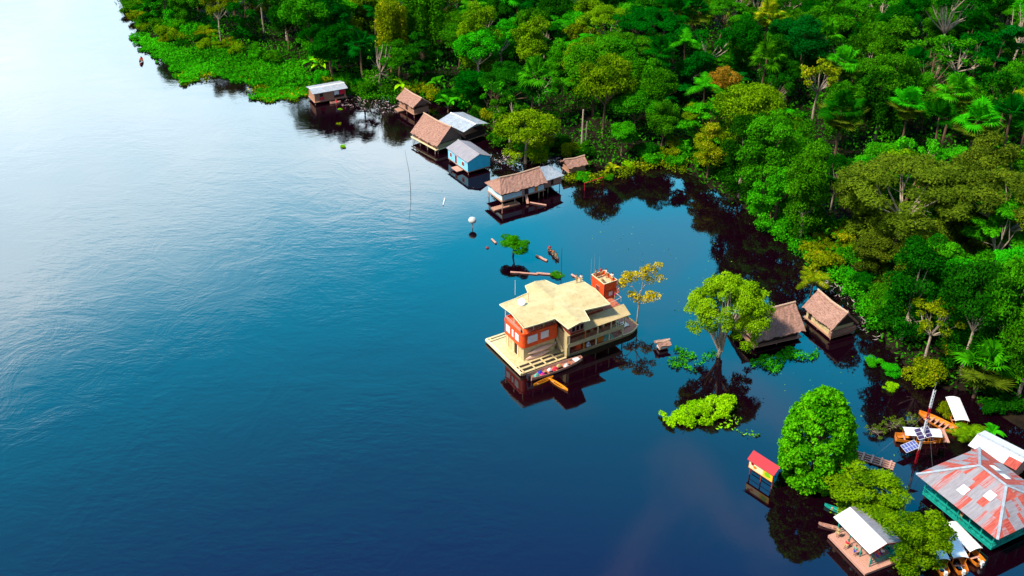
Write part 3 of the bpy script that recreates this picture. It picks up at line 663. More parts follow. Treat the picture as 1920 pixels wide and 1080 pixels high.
# dead poles at the long house
x, y = G(1090, 283); t = thing('dead_tree', 'tall bare pole-like dead trunk left of its twin near the small thatched shelter', 'dead tree', (x, y, -0.2))
MB().tube([(0, 0, 0), (0.1, 0, 9.6)], [0.24, 0.17], 7).build('trunk', 'bark', t)
x, y = G(1096, 282); t = thing('dead_tree', 'shorter bare pole-like dead trunk right of its taller twin', 'dead tree', (x, y, -0.2))
MB().tube([(0, 0, 0), (0.3, 0, 6.9)], [0.2, 0.12], 7).build('trunk', 'bark', t)

# ------------------------------------------------------------ the forest
MEADOW = [(246, 66), (262, 64), (300, 74), (350, 92), (430, 100), (480, 118), (560, 120), (585, 150), (588, 172), (560, 186), (520, 190), (485, 190), (468, 178), (500, 168), (470, 160), (430, 152), (400, 138), (385, 138), (378, 150), (350, 158), (332, 150), (322, 126), (296, 112), (268, 96)]
def in_poly(px, py, poly):
    c = False
    for i in range(len(poly)):
        (ax, ay), (bx, by) = poly[i], poly[(i + 1) % len(poly)]
        if (ay > py) != (by > py) and px < (bx - ax) * (py - ay) / (by - ay) + ax: c = not c
    return c
LM_SPOTS = [(330, 40, 'at the top left river bend'), (470, 60, 'above the floating meadow'), (600, 90, 'behind the white-roofed floating house'), (700, 60, 'behind the vine-draped tree'),
  (760, 130, 'behind the small thatched hut'), (860, 170, 'behind the grey tin-roofed house'), (860, 40, 'at the top edge left of centre'), (1000, 40, 'at the top edge of the middle forest'), (1010, 220, 'around the large yellow dome tree'),
  (1120, 270, 'behind the twin dead poles'), (1130, 90, 'near the white bare tree'), (1260, 60, 'near the two dome palms'), (1250, 210, 'left of the rust-orange tree'), (1280, 290, 'at the head of the inlet'),
  (1400, 60, 'at the top edge right of centre'), (1420, 170, 'right of the rust-orange tree'), (1480, 300, 'behind the dense inlet tree'), (1540, 90, 'in the upper right forest'), (1560, 190, 'near the round-crowned fan palm'),
  (1500, 460, 'on the bank behind the inlet'), (1600, 480, 'on the bank behind the coconut palm'), (1650, 580, 'on the bank behind the thatched huts'), (1680, 120, 'left of the dark giant crown'), (1700, 240, 'behind the fan palm row'),
  (1850, 60, 'in the top right corner'), (1850, 230, 'behind the right end of the palm row'), (1720, 380, 'under the huge umbrella tree'), (1850, 430, 'at the right edge under the umbrella crown'), (1800, 620, 'around the large fan palm'), (1890, 760, 'on the bank above the patchwork roof')]
CW = {'moss': 'mossy green', 'dark': 'dark green', 'mid': 'mid green', 'bright': 'bright green', 'yellow': 'yellow-green', 'olive': 'olive', 'teal': 'bluish green', 'orange': 'rusty', 'brown': 'brownish'}
SW = {'round': 'round-crowned', 'tall': 'tall dense', 'loose': 'loose-crowned', 'lumpy': 'lumpy', 'umbrella': 'flat-topped', 'layers': 'broad-leaved', 'drape': 'vine-draped', 'sparse': 'thin-leaved', 'bare': 'nearly bare', 'bush': 'low bushy'}
cand = []
fr_ = random.Random(21); row = 0; yy = 100.0
while yy < 345:
    xx = -120 + (row % 2) * 3.9
    while xx < 185:
        x = xx + fr_.uniform(-2.4, 2.4); y = yy + fr_.uniform(-2.2, 2.2); xx += 8.4
        q = P(x, y, 0); q2 = P(x, y, 12)
        if q2[0] < -20 or q2[0] > 2000 or q2[1] > 1100 or q2[1] < -45: continue
        cand.append((x, y, q))
    yy += 7.4; row += 1
CX = np.array([c[0] for c in cand]); CY = np.array([c[1] for c in cand]); CD = sdist(CX, CY)
forest = []
for (x, y, q), d in zip(cand, CD):
    if d < 1.5: continue
    if any((x - a) ** 2 + (y - b) ** 2 < (r + 0.8) ** 2 for a, b, r in TAKEN): continue
    if q[0] > 1840 and q[1] > 760: continue
    if in_poly(q[0], q[1] + 4, MEADOW) or in_poly(q[0], q[1] + 16, MEADOW): continue
    near = d < 7; pxn, pyn = q
    r_ = fr_.random()
    nz = mnoise.noise((x * 0.03, y * 0.03, 3.0)) + fr_.uniform(-0.5, 0.5)
    if pxn > 1450 and pyn > 330: leaf = fr_.choice(['bright', 'bright', 'mid', 'mid', 'moss', 'dark'])
    elif nz < -0.12: leaf = fr_.choice(['dark', 'teal', 'dark', 'mid'])
    elif nz < 0.30: leaf = fr_.choice(['mid', 'mid', 'dark', 'bright', 'teal'])
    else: leaf = fr_.choice(['moss', 'mid', 'moss', 'dark', 'bright', 'mid', 'yellow'])
    if near: kind = fr_.choice(['drape', 'round', 'lumpy', 'layers', 'bush']); sc = fr_.uniform(0.75, 1.1); zs = fr_.uniform(0.55, 0.8)
    if near and pxn > 1180 and kind != 'bush': sc *= 1.25; zs *= 1.5
    else:
        kind = fr_.choice(['round', 'round', 'tall', 'loose', 'lumpy', 'lumpy', 'umbrella', 'layers', 'drape', 'drape', 'sparse', 'sparse', 'bare']); sc = fr_.uniform(0.85, 1.5); zs = fr_.uniform(0.75, 1.05)
    if kind == 'bush': sc *= 1.8
    seed = {'round': [4, 14, 22, 31], 'tall': [5, 8, 32], 'loose': [3, 19, 33], 'lumpy': [6, 9, 27, 34], 'umbrella': [12, 17, 35], 'layers': [2, 5, 6], 'drape': [1, 2, 4], 'sparse': [23, 25, 36], 'bare': [1, 2, 3], 'bush': [0, 1, 2, 3]}[kind]
    forest.append([x, y, float(gz(np.array([d]))[0]), kind, fr_.choice(seed) + (100 if kind not in ('bush', 'drape') and fr_.random() < .8 else 0), leaf, sc, zs, fr_.uniform(0, 6.28), fr_.choice(['bark', 'barkbrown', 'barkbrown']), q])
ORD = ['leftmost', 'second from left', 'third from left', 'fourth from left', 'fifth from left', 'sixth from left', 'seventh from left', 'eighth from left', 'ninth from left', 'tenth from left', 'eleventh from left', 'twelfth from left']
NUMW = ['', '', 'two', 'three', 'four', 'five', 'six', 'seven', 'eight', 'nine', 'ten', 'eleven', 'twelve']
inner = [f for f in forest if f[6] > .85 and f[10][1] < 420]; fr_.shuffle(inner)
for i, f in enumerate(inner[:22]):
    forest.remove(f); s_ = min(LM_SPOTS, key=lambda s: (s[0] - f[10][0]) ** 2 + (s[1] - f[10][1] + 60) ** 2); f.append(s_[2])
pb = {}
for f in inner[:22]: pb.setdefault(f[11], []).append(f)
for where, lst in pb.items():
    lst.sort(key=lambda f: f[10][0])
    for i, f in enumerate(lst):
        palm('feather' if i % 2 else 'fan', ('feathery' if i % 2 else 'fan-leaved') + f' palm {where}' + (f', {ORD[i]} of {NUMW[len(lst)]}' if len(lst) > 1 else ''), f[0], f[1], f[2], fr_.uniform(10, 13), fr_.uniform(1.2, 1.6), fr_.choice(['mid', 'bright', 'teal']), 1 + i % 3 if not i % 2 else 4 + i % 3, 'palms of the riverside forest', (fr_.uniform(-1, 1), 0), False)
bk = {}
for f in forest:
    q = P(f[0], f[1], 9 * f[6]); s_ = min(LM_SPOTS, key=lambda s: (s[0] - q[0]) ** 2 + 1.6 * (s[1] - q[1]) ** 2)
    bk.setdefault((f[5], f[3], s_[2]), []).append((q[0], f))
for (leaf, kind, where), lst in bk.items():
    lst.sort(key=lambda e: e[0])
    for i, (_, f) in enumerate(lst):
        lab = f'{CW[leaf]} {SW[kind]} tree {where}'
        if len(lst) > 1: lab += f', {ORD[i]} of {NUMW[len(lst)]}'
        if len(lab.split()) > 16: lab = lab.replace(', ' + ORD[i] + ' of ' + NUMW[len(lst)], ', ' + ORD[i]) if len(lst) > 1 else lab
        tree('forest_tree', lab, 'tree', f[0], f[1], f[2], kind, f[4], leaf, f[6], f[7], f[8], f[9], 'trees of the riverside forest', tilt=(fr_.uniform(-.12, .12), fr_.uniform(-.12, .12)), sxy=(fr_.uniform(.82, 1.2), fr_.uniform(.82, 1.2)))
print('forest trees', len(forest))

occ = np.array([(f[0], f[1], 2.0) for f in forest] + [(a, b, min(r, 2.6)) for a, b, r in TAKEN])
shr = []; gx_ = np.arange(-118, 100, 3.9); gy_ = np.arange(98, 330, 3.7)
for j, b0 in enumerate(gy_):
    for i, a0 in enumerate(gx_):
        x, y = a0 + (j % 2) * 1.9 + fr_.uniform(-1, 1), b0 + fr_.uniform(-1, 1); q = P(x, y, 1)
        if not (-10 < q[0] < 1930 and -5 < q[1] < 1000) or (q[0] > 1800 and q[1] > 770): continue
        d = float(sdist(np.array([x]), np.array([y]))[0])
        if d < .4 or d > (13 if q[0] > 1250 or q[0] < 620 else 7): continue
        if in_poly(q[0], q[1] + 2, MEADOW) or np.any((occ[:, 0] - x) ** 2 + (occ[:, 1] - y) ** 2 < occ[:, 2] ** 2): continue
        shr.append([x, y, float(gz(np.array([d]))[0]), fr_.choice(['bright', 'mid', 'moss', 'mid', 'dark', 'yellow']), fr_.uniform(.55, .95), fr_.uniform(.7, 1.2), q])
fr_.shuffle(shr); shr.sort(key=lambda f: not (f[6][0] > 1400 and f[6][1] > 380)); shr = shr[:290]; sb = {}
for f in shr:
    s_ = min(LM_SPOTS, key=lambda s: (s[0] - f[6][0]) ** 2 + 1.6 * (s[1] - f[6][1]) ** 2); sb.setdefault((f[3], s_[2]), []).append(f)
for (leaf, where), lst in sb.items():
    lst.sort(key=lambda f: f[6][0])
    for i, f in enumerate(lst):
        if i >= 12: continue
        lab = f'{CW[leaf]} shrub {where}' + (f', {ORD[i]}' if len(lst) > 1 else '')
        tree('forest_shrub', lab, 'shrub', f[0], f[1], f[2] - .1, 'bush', fr_.randrange(4), leaf, f[4], f[5], fr_.uniform(0, 6.28), 'barkbrown', 'shrubs along the river bank', sxy=(fr_.uniform(.8, 1.3), fr_.uniform(.8, 1.3)))
print('shrubs', len(shr))

# undergrowth, floating meadow and floating leaves (uncountable)
def ground_cover(name, label, pts, h, size, leaf, tone=None, up=0.5, cat='ground cover', aspect=.5):
    k = len(pts); pts = np.array(pts); z = h * RNG.random(k)
    nrm = RNG.normal(size=(k, 3)) * 0.7 + np.array([0, 0, up])
    tn = np.array([0.5 + 0.9 * mnoise.noise((p[0] * 0.16, p[1] * 0.16, 1.0)) for p in pts]) if tone is None else tone
    me_ = leaves_mesh(name, np.column_stack([pts[:, 0], pts[:, 1], pts[:, 2] + z]), nrm, size, np.clip(tn + RNG.normal(0, 0.12, k), 0, 1), aspect); me_.materials.append(LM[leaf])
    o = bpy.data.objects.new(name, me_); C.objects.link(o); return tag(o, label, cat, kind='stuff')
X = RNG.uniform(-125, 185, 260000); Y = RNG.uniform(100, 345, 260000); D = sdist(X, Y)
nzv = np.array([mnoise.noise((a * 0.15, b * 0.15, 7.0)) for a, b in zip(X, Y)])
qx = 960 + CAMF * X / (Y * _c + CAMH * _s); qy = 540 - CAMF * (Y * _s - CAMH * _c) / (Y * _c + CAMH * _s)
ok = (D > -0.3) & (qx > -60) & (qx < 1980) & (qy > -90) & ((nzv > -0.45) | (D < 14)) & ~((qx > 1800) & (qy > 770))
HU = np.where(D < 8, 2.4, 2.8) * (0.5 + np.abs(nzv) * 2)
ptsu = np.column_stack([X, Y, gz(D) * 1.0])[ok]
k = len(ptsu)
me_ = leaves_mesh('undergrowth', ptsu + np.column_stack([np.zeros(k), np.zeros(k), HU[ok] * RNG.random(k) ** 0.6]), RNG.normal(size=(k, 3)) * 0.7 + np.array([0, 0, 0.6]), 0.7, np.clip(0.30 + nzv[ok] + RNG.normal(0, .15, k), 0, 1))
me_.materials.append(LM['mid']); o = bpy.data.objects.new('undergrowth', me_); C.objects.link(o); tag(o, 'dark leafy undergrowth covering the forest floor', 'undergrowth', kind='stuff')

def poly_pts(poly_px, n_, edge_noise=3.0, seed=1):
    poly = [G(*p) for p in poly_px]; A = np.array(poly); x0, y0 = A.min(0) - 2; x1, y1 = A.max(0) + 2
    g = np.random.default_rng(seed); pts = []
    X = g.uniform(x0, x1, n_ * 4); Y = g.uniform(y0, y1, n_ * 4)
    wx = X + 0.9 * np.sin(Y * 1.3) + 0.5 * np.sin(X * 2.1 + Y); wy = Y + 0.9 * np.cos(X * 1.1)
    ins = np.zeros(len(X), bool)
    for i in range(len(A)):
        ax, ay = A[i]; bx, by = A[(i + 1) % len(A)]
        if abs(by - ay) < 1e-9: continue
        ins ^= ((ay > wy) != (by > wy)) & (wx < (bx - ax) * (wy - ay) / (by - ay) + ax)
    return np.column_stack([X, Y, np.zeros(len(X))])[ins][:n_]
mp_ = poly_pts(MEADOW, 34000); mp_[:, 2] = np.maximum(0, gz(sdist(mp_[:, 0], mp_[:, 1])))
def mat_mesh(name, poly_px, label, leaf, z=0.08, cat='floating plants'):
    return
zz = np.array([0.5 + 0.9 * abs(mnoise.noise((p[0] * 0.22, p[1] * 0.22, 2.0))) for p in mp_])
me_ = leaves_mesh('floating_meadow', mp_ + np.column_stack([np.zeros(len(mp_)), np.zeros(len(mp_)), zz * RNG.random(len(mp_))]), RNG.normal(size=(len(mp_), 3)) * 0.45 + np.array([0, 0, 1.0]), 0.62,
                  np.clip(np.array([0.45 + 1.1 * mnoise.noise((p[0] * 0.12, p[1] * 0.12, 1.0)) for p in mp_]) + RNG.normal(0, .1, len(mp_)), 0, 1))
me_.materials.append(LM['meadow']); o = bpy.data.objects.new('floating_meadow', me_); C.objects.link(o); tag(o, 'vivid green floating meadow grass spreading from the far river bank', 'grass', kind='stuff')
def raft_plants(name, label, poly, n_, h, size, leaf, cat='floating plants', seed=1):
    p = poly_pts(poly, n_, seed=seed); p[:, 2] = np.maximum(0, gz(sdist(p[:, 0], p[:, 1]))); return ground_cover(name, label, p.tolist(), h, size, leaf, cat=cat, up=1.0, aspect=.14 if leaf == 'pale' else .5)
raft_plants('meadow_fringe', 'yellowish brown fringe along the edge of the floating meadow', [(330, 140), (345, 160), (380, 156), (400, 142), (470, 150), (470, 176), (486, 192), (560, 188), (590, 176), (580, 160), (520, 172), (440, 148), (380, 134)], 2200, 0.7, 0.5, 'yellow', seed=4)
raft_plants('water_hyacinth', 'small bright green floating leaf patch below the tiny thatched shelter', [(1262, 662), (1285, 658), (1302, 672), (1292, 695), (1268, 700), (1260, 682)], 650, 0.5, 0.42, 'bright', seed=2)
raft_plants('water_hyacinth', 'small green floating leaves between the leaf patch and the pale-stemmed tree', [(1306, 662), (1338, 662), (1342, 676), (1318, 680)], 160, 0.5, 0.42, 'bright', seed=3)
raft_plants('water_hyacinth', 'long green floating leaf strip in front of the wide thatched roof', [(1418, 672), (1440, 662), (1490, 660), (1535, 660), (1530, 668), (1500, 676), (1460, 690), (1425, 696)], 1300, 0.6, 0.42, 'bright', seed=5)
raft_plants('water_lettuce', 'scattered yellow-green leaves beside the floating island', [(1350, 796), (1378, 782), (1402, 800), (1408, 826), (1385, 822)], 90, 0.2, 0.5, 'lime', seed=6)
raft_plants('shore_litter', 'pale dry twigs and branches along the water edge by the houses', [(640, 182), (700, 186), (760, 200), (765, 214), (700, 212), (650, 204)], 170, 0.5, 1.0, 'pale', cat='driftwood', seed=7)
raft_plants('shore_litter', 'pale dry brush behind the long thatched house', [(930, 292), (1000, 288), (1060, 300), (1060, 312), (990, 310), (940, 312)], 200, 0.6, 1.0, 'pale', cat='driftwood', seed=8)
raft_plants('shore_litter', 'pale dry twigs at the water edge behind the thatched huts', [(1510, 480), (1540, 500), (1600, 560), (1640, 630), (1625, 640), (1580, 570), (1520, 520)], 150, 0.4, 1.0, 'pale', cat='driftwood', seed=9)
raft_plants('shore_plants', 'green creeping plants overhanging the bank behind the inlet', [(1470, 440), (1540, 480), (1610, 545), (1660, 620), (1640, 625), (1590, 560), (1530, 505), (1462, 455)], 5200, 1.8, 0.5, 'bright', cat='ground cover', seed=10)
raft_plants('shore_plants', 'mixed green plants along the bank between the small hut and the inlet', [(1060, 322), (1100, 330), (1170, 318), (1230, 300), (1290, 312), (1290, 326), (1230, 316), (1170, 334), (1100, 344), (1060, 340)], 2600, 1.2, 0.45, 'yellow', cat='ground cover', seed=11)
raft_plants('shore_plants', 'green plants on the bank between the white-roofed house and small thatched hut', [(650, 160), (760, 170), (800, 185), (800, 196), (740, 194), (650, 182)], 2600, 1.4, 0.5, 'mid', cat='ground cover', seed=12)
# the floating island (leafy mound)
raft_plants('water_debris', 'scattered fallen leaves drifting on the calm dark water near the right bank', [(1150, 380), (1400, 470), (1560, 640), (1700, 800), (1660, 860), (1420, 700), (1230, 560), (1080, 420)], 130, 0.03, 0.32, 'lime', cat='floating leaves', seed=21)
raft_plants('water_debris', 'scattered fallen leaves drifting near the row of houses', [(690, 215), (900, 330), (1060, 390), (900, 410), (740, 300)], 70, 0.03, 0.3, 'brown', cat='floating leaves', seed=22)
def island():
    cx, cy = G(1322, 775); t = thing('floating_island', 'bright lime-green leafy mound floating left of the egg-shaped tree', 'plant island', (cx, cy, 0), R(22))
    g = np.random.default_rng(8); cs, rs = [], []
    for _ in range(95):
        a = g.uniform(0, 6.28); q = math.sqrt(g.random()); xx_, yy_ = math.cos(a) * q * 5.2, math.sin(a) * q * 2.3
        cs.append(np.array([xx_, yy_, (1 - q * q) * 1.15 + 0.2 + (0.5 if xx_ > 1 else 0)])); rs.append(g.uniform(0.4, 0.75))
    for k in range(14):
        cs.append(np.array([-5.6 - g.random() * 0.8, g.uniform(-1.5, 2.2), 0.5])); rs.append(0.35)
    tn = [0.35 + 0.6 * (0.5 + 0.5 * math.sin(c[0] * .7)) for c in cs]
    p_, n_, t_ = clumps(cs, rs, 70, 0.36, 0.8, tones=tn); me_ = leaves_mesh('foliage', p_, n_, 0.36, t_); me_.materials.append(LM['lime']); o = bpy.data.objects.new('foliage', me_); C.objects.link(o); o.parent = t
    tb = MB()
    for k in range(12): tb.tube([(g.uniform(-4, 4), g.uniform(-1.2, 1.2), -0.5), (g.uniform(-4, 4), g.uniform(-1, 1), 2.0)], [0.06, 0.03], 4)
    tb.build('stem', 'barkbrown', t)
island()
# ------------------------------------------------------------ building parts
def slope(mb, a, b, c, d, nu, nv, amp=0.0, th=0.12, seed=0, mi=0):
    """a-b along the eave, d-c along the ridge, as an uneven sheet with thickness"""
    a, b, c, d = [Vector(p) for p in (a, b, c, d)]; nrm = (b - a).cross(d - a).normalized(); g = random.Random(seed); top = []; bot = []
    for j in range(nv + 1):
        for i in range(nu + 1):
            u, v = i / nu, j / nv; p = a.lerp(b, u).lerp(d.lerp(c, u), v)
            q = p + nrm * (amp * g.uniform(-.5, .5) - (amp * 1.6 * math.sin(math.pi * u) * v if amp else 0)) + ((a - d).normalized() * amp * g.uniform(0, 2.5) if j == 0 else Vector())
            top.append(q); bot.append(q - nrm * th)
    k = len(top); ix = lambda i, j: j * (nu + 1) + i; fs = []
    for j in range(nv):
        for i in range(nu):
            fs.append((ix(i, j), ix(i + 1, j), ix(i + 1, j + 1), ix(i, j + 1))); fs.append((ix(i, j) + k, ix(i, j + 1) + k, ix(i + 1, j + 1) + k, ix(i + 1, j) + k))
    ring = [ix(i, 0) for i in range(nu + 1)] + [ix(nu, j) for j in range(1, nv + 1)] + [ix(i, nv) for i in range(nu - 1, -1, -1)] + [ix(0, j) for j in range(nv - 1, 0, -1)]
    for i in range(len(ring)):
        p, q = ring[i], ring[(i + 1) % len(ring)]; fs.append((p, p + k, q + k, q))
    mb.add(top + bot, fs, mi)
def roof_mesh(L, W, ze, rise, hl=0.0, hr=0.0, thatch=False, seed=0):
    mb = MB(); amp = 0.13 if thatch else 0.0; th = 0.28 if thatch else 0.06; nu, nv = (int(L * 2.5), 6) if thatch else (1, 1)
    x0, x1, y0, y1, zr = -L / 2, L / 2, -W / 2, W / 2, ze + rise
    slope(mb, (x0, y0, ze), (x1, y0, ze), (x1 - hr, 0, zr), (x0 + hl, 0, zr), nu, nv, amp, th, seed)
    slope(mb, (x1, y1, ze), (x0, y1, ze), (x0 + hl, 0.003, zr), (x1 - hr, 0.003, zr), nu, nv, amp, th, seed + 1)
    if hl: slope(mb, (x0, y1, ze), (x0, y0, ze), (x0 + hl, -.02, zr), (x0 + hl, .02, zr), nv, nv, amp, th, seed + 2)
    if hr: slope(mb, (x1, y0, ze), (x1, y1, ze), (x1 - hr, .02, zr), (x1 - hr, -.02, zr), nv, nv, amp, th, seed + 3)
    return mb
def house(name, label, cpx, ze, rot, L, W, rise, floor, roof, wall, cat='house', thatch=False, hl=0, hr=0, inset=0.45, gable='thatch', wh=None, posts=True, deck=0.0, cap=None, corner=True, openside=False):
    """cpx = the picture point of the near eave corner (+x, -y)"""
    r = R(rot); bx, by = G(*cpx, ze); cx = bx - math.cos(r) * L / 2 - math.sin(r) * W / 2; cy = by - math.sin(r) * L / 2 + math.cos(r) * W / 2
    t = thing(name, label, cat, (cx, cy, 0), r)
    o = roof_mesh(L, W, ze, rise, hl, hr, thatch, len(label)).build('roof', roof, t)
    cp = MB()
    if thatch:
        cp.tube([(-L / 2 + hl - .1, 0, ze + rise + .02), (0, 0.0, ze + rise - .2), (L / 2 - hr + .1, 0, ze + rise + .02)], 0.17, 7)
    else:
        cp.add([(-L / 2 + hl - .03, -.22, ze + rise - .03), (-L / 2 + hl - .03, 0, ze + rise + .09), (-L / 2 + hl - .03, .22, ze + rise - .03), (L / 2 - hr + .03, -.22, ze + rise - .03), (L / 2 - hr + .03, 0, ze + rise + .09), (L / 2 - hr + .03, .22, ze + rise - .03)],
               [(0, 3, 4, 1), (1, 4, 5, 2), (0, 1, 2), (5, 4, 3)])
    cp.build('ridge_cap', cap or ('thatch_edge' if thatch else 'white'), o)
    x, y = L / 2 - inset, W / 2 - inset; top = ze + 0.05
    if wall:
        wt = wh or top
        mb = MB(); tk = .08
        mb.box(-x, x, -y, -y + tk, floor, wt); mb.box(-x, x, y - tk, y, floor, wt); mb.box(x - tk, x, -y + tk, y - tk, floor, wt); mb.box(-x, -x + tk, -y + tk, y - tk, floor, wt)
        mb.build('wall', wall, t)
    if not hr or not hl:
        for s_, h_ in ((1, hr), (-1, hl)):
            if h_: continue
            g = MB()
            xx = s_ * (x if not thatch else x + .2)
            g.add([(xx, -y, top + .01), (xx, y, top + .01), (xx, 0, ze + rise - .3), (xx - s_ * .06, -y, top + .01), (xx - s_ * .06, y, top + .01), (xx - s_ * .06, 0, ze + rise - .3)], [(0, 1, 2), (5, 4, 3), (0, 3, 4, 1), (1, 4, 5, 2), (2, 5, 3, 0)])
            g.build('gable', gable, t)
    fl = MB(); fx, fy = L / 2 - .25, W / 2 - .25; fl.box(-fx, fx, -fy - deck, fy, floor - .16, floor - .01); fl.build('floor', 'wood', t)
    if posts:
        for sx_ in (-1, 0, 1):
            for sy_ in (-1, 1):
                p = MB(); p.tube([(sx_ * fx * .93, sy_ * fy * .9, -.8), (sx_ * fx * .93, sy_ * fy * .9, ze if not wall else floor - .16)], .09, 6); p.build('post', 'wood', t)
    return t
def opening(t, name, x0, x1, y0, y1, z0, z1, m='glass', fm=None):
    mb = MB(); mb.box(x0, x1, y0, y1, z0, z1); o = mb.build(name, m, t)
    if fm:
        f = MB(); e = .06
        if abs(x1 - x0) > abs(y1 - y0):
            a, b = y0 - .02, y1 + .02; f.box(x0 - e, x0 - .002, a, b, z0 - e, z1 + e); f.box(x1 + .002, x1 + e, a, b, z0 - e, z1 + e); f.box(x0, x1, a, b, z0 - e, z0 - .002); f.box(x0, x1, a, b, z1 + .002, z1 + e)
        else:
            a, b = x0 - .02, x1 + .02; f.box(a, b, y0 - e, y0 - .002, z0 - e, z1 + e); f.box(a, b, y1 + .002, y1 + e, z0 - e, z1 + e); f.box(a, b, y0, y1, z0 - e, z0 - .002); f.box(a, b, y0, y1, z1 + .002, z1 + e)
        f.build('frame', fm, o)
    return o
def q_(ox, oy, k): return lambda x, y: (ox + x / k, oy + y / k)
qa = q_(740, 150, 5.142)

# small thatched hut
t = house('thatched_hut', 'small brown thatched hut with pale ridge, farthest hut in the row along the bank', qa(178, 268), 2.7, -54, 7.4, 4.8, 1.75, .9, 'thatch', 'wood', 'hut', True, gable='thatch', wh=2.0)
opening(t, 'doorway', -.5, .5, -1.97, -1.93, .95, 1.9, 'darkwood')
# large thatched hut
t = house('thatched_hut', 'large steep thatched hut between the small hut and the blue house', qa(410, 640), 2.1, -50, 9.7, 7.6, 3.4, 1.1, 'thatch', 'cream', 'hut', True, wh=1.9, inset=.7)
b = MB(); b.box(-4.6, 4.6, -3.95, -3.82, 1.0, 1.28); b.box(4.55, 4.68, -3.8, 2.5, 1.0, 1.28); b.build('fascia', 'signcream', t)
for i in range(4):
    p = MB(); p.tube([(-4.2 + i * 2.7, -3.7, -.6), (-4.2 + i * 2.7, -3.7, 1.9)], .08, 6); p.build('post', 'bark', t)
# grey tin roofed house behind
t = house('tin_roofed_house', 'grey tin-roofed open house behind the large thatched hut', qa(665, 503), 3.2, -48, 8.6, 7.0, .85, .8, 'tin', 'darkwood', wh=2.0, gable='tin', inset=.5)
# blue house
t = house('blue_house', 'turquoise blue wooden house with grey tin roof and dark red windows', qa(700, 798), 3.0, -57, 8.6, 5.9, 1.15, .75, 'tin_dull', 'blue', gable='blue', inset=.3, cap='tin_dull')
y = -2.95 + .3
b = MB(); b.box(-3.98, 3.98, y - .03, y - .005, .8, 3.0); b.build('front_wall', 'blue_sunlit', t)  # overlay on the blue wall, lighter colour paints in the sun on this face
opening(t, 'window', -3.1, -2.4, y - .07, y - .02, 1.5, 2.4, 'maroon', 'white'); opening(t, 'door', -1.1, -.3, y - .07, y - .02, .82, 2.6, 'maroon', 'white'); opening(t, 'window', 1.7, 2.6, y - .07, y - .02, 1.4, 2.3, 'maroon', 'white')
b = MB(); b.box(-.2, 2.2, -4.2, -2.75, .35, .5); b.build('porch', 'plank', t)
# long house: thatch and tin
qc = q_(900, 290, 6.857)
rot = 31; cx_, cy_ = G(*qc(860, 350), 3.2)
t = house('long_house', 'long house with pink-brown thatched roof, tin roof end and pale blue half walls', qc(870, 350), 3.2, rot, 10.6, 6.2, 1.9, 1.5, 'thatch', 'paleblue', 'house', True, hl=1.6, hr=0.01, wh=2.55, inset=.5)
LX, LY = 5.3, -3.1
b = MB(); slope(b, (5.35, LY + .3, 3.3), (9.9, LY + 1.0, 3.05), (7.6, .4, 4.75), (5.35, 0, 5.1), 1, 1, 0, .06); slope(b, (9.9, 2.6, 3.05), (5.35, 3.1, 3.3), (5.35, 0.01, 5.1), (7.6, .41, 4.75), 1, 1, 0, .06)
slope(b, (9.9, LY + 1.0, 3.05), (9.9, 2.6, 3.05), (7.6, .43, 4.75), (7.6, .37, 4.75), 1, 1, 0, .06); b.build('tin_roof', 'tin', t)
b = MB(); b.box(5.4, 9.4, LY + 1.3, LY + 1.38, 1.5, 3.1); b.box(9.32, 9.4, LY + 1.4, 2.2, 1.5, 3.0); b.build('plank_wall', 'plank', t)
opening(t, 'doorway', 6.9, 7.5, LY + 1.26, LY + 1.29, 1.55, 3.0, 'darkwood'); opening(t, 'doorway', .3, 1.2, LY + .44, LY + .49, 1.55, 3.0, 'darkwood')
opening(t, 'shutter', 2.6, 3.3, LY + .42, LY + .47, 1.6, 3.1, 'orange'); opening(t, 'shutter', -.3, .2, LY + .42, LY + .47, 1.6, 3.1, 'plank')
b = MB(); b.box(5.0, 9.4, LY + 1.2, 2.4, 1.3, 1.47); b.build('annex_floor', 'wood', t)
for i in range(6):
    b = MB(); b.tube([(-4.7 + i * 2.75, LY + .4 + (1.0 if i > 3 else 0), -.8), (-4.7 + i * 2.75, LY + .4 + (1.0 if i > 3 else 0), 1.45 if i else 3.1)], .08, 6); b.build('stilt', 'bark', t)
b = MB(); b.bar((.2, LY - .9, .2), (.6, LY + .4, 1.5), .5, .08); b.build('ramp', 'plank', t)
gx, gy = G(*qc(330, 660), .2); b = MB(); b.box(-2.9, 2.9, -.65, .65, .05, .28)
for i in range(11): b.box(-2.8 + i * .52, -2.4 + i * .52, -.7, .7, .29, .34)
o = b.build('log_raft', 'wood'); o.location = (gx, gy, 0); o.rotation_euler = (0, 0, R(30)); tag(o, 'low plank raft moored in front of the long thatched house', 'raft')
gx, gy = G(*qc(735, 630), .1); b = MB(); b.tube([(-1.9, 0, .1), (1.9, 0, .1)], .16, 7); o = b.build('floating_log', 'plank'); o.location = (gx, gy, 0); o.rotation_euler = (0, 0, R(-20)); tag(o, 'floating log in the reflection of the long thatched house', 'log')
# small thatched shelter on the right of it
t = house('thatched_shelter', 'tiny pink-brown thatched shelter on the bank beside the twin dead poles', (1103, 307), 2.2, 25, 4.6, 3.6, 1.1, .9, 'thatch', 'wood', 'hut', True, wh=1.7)
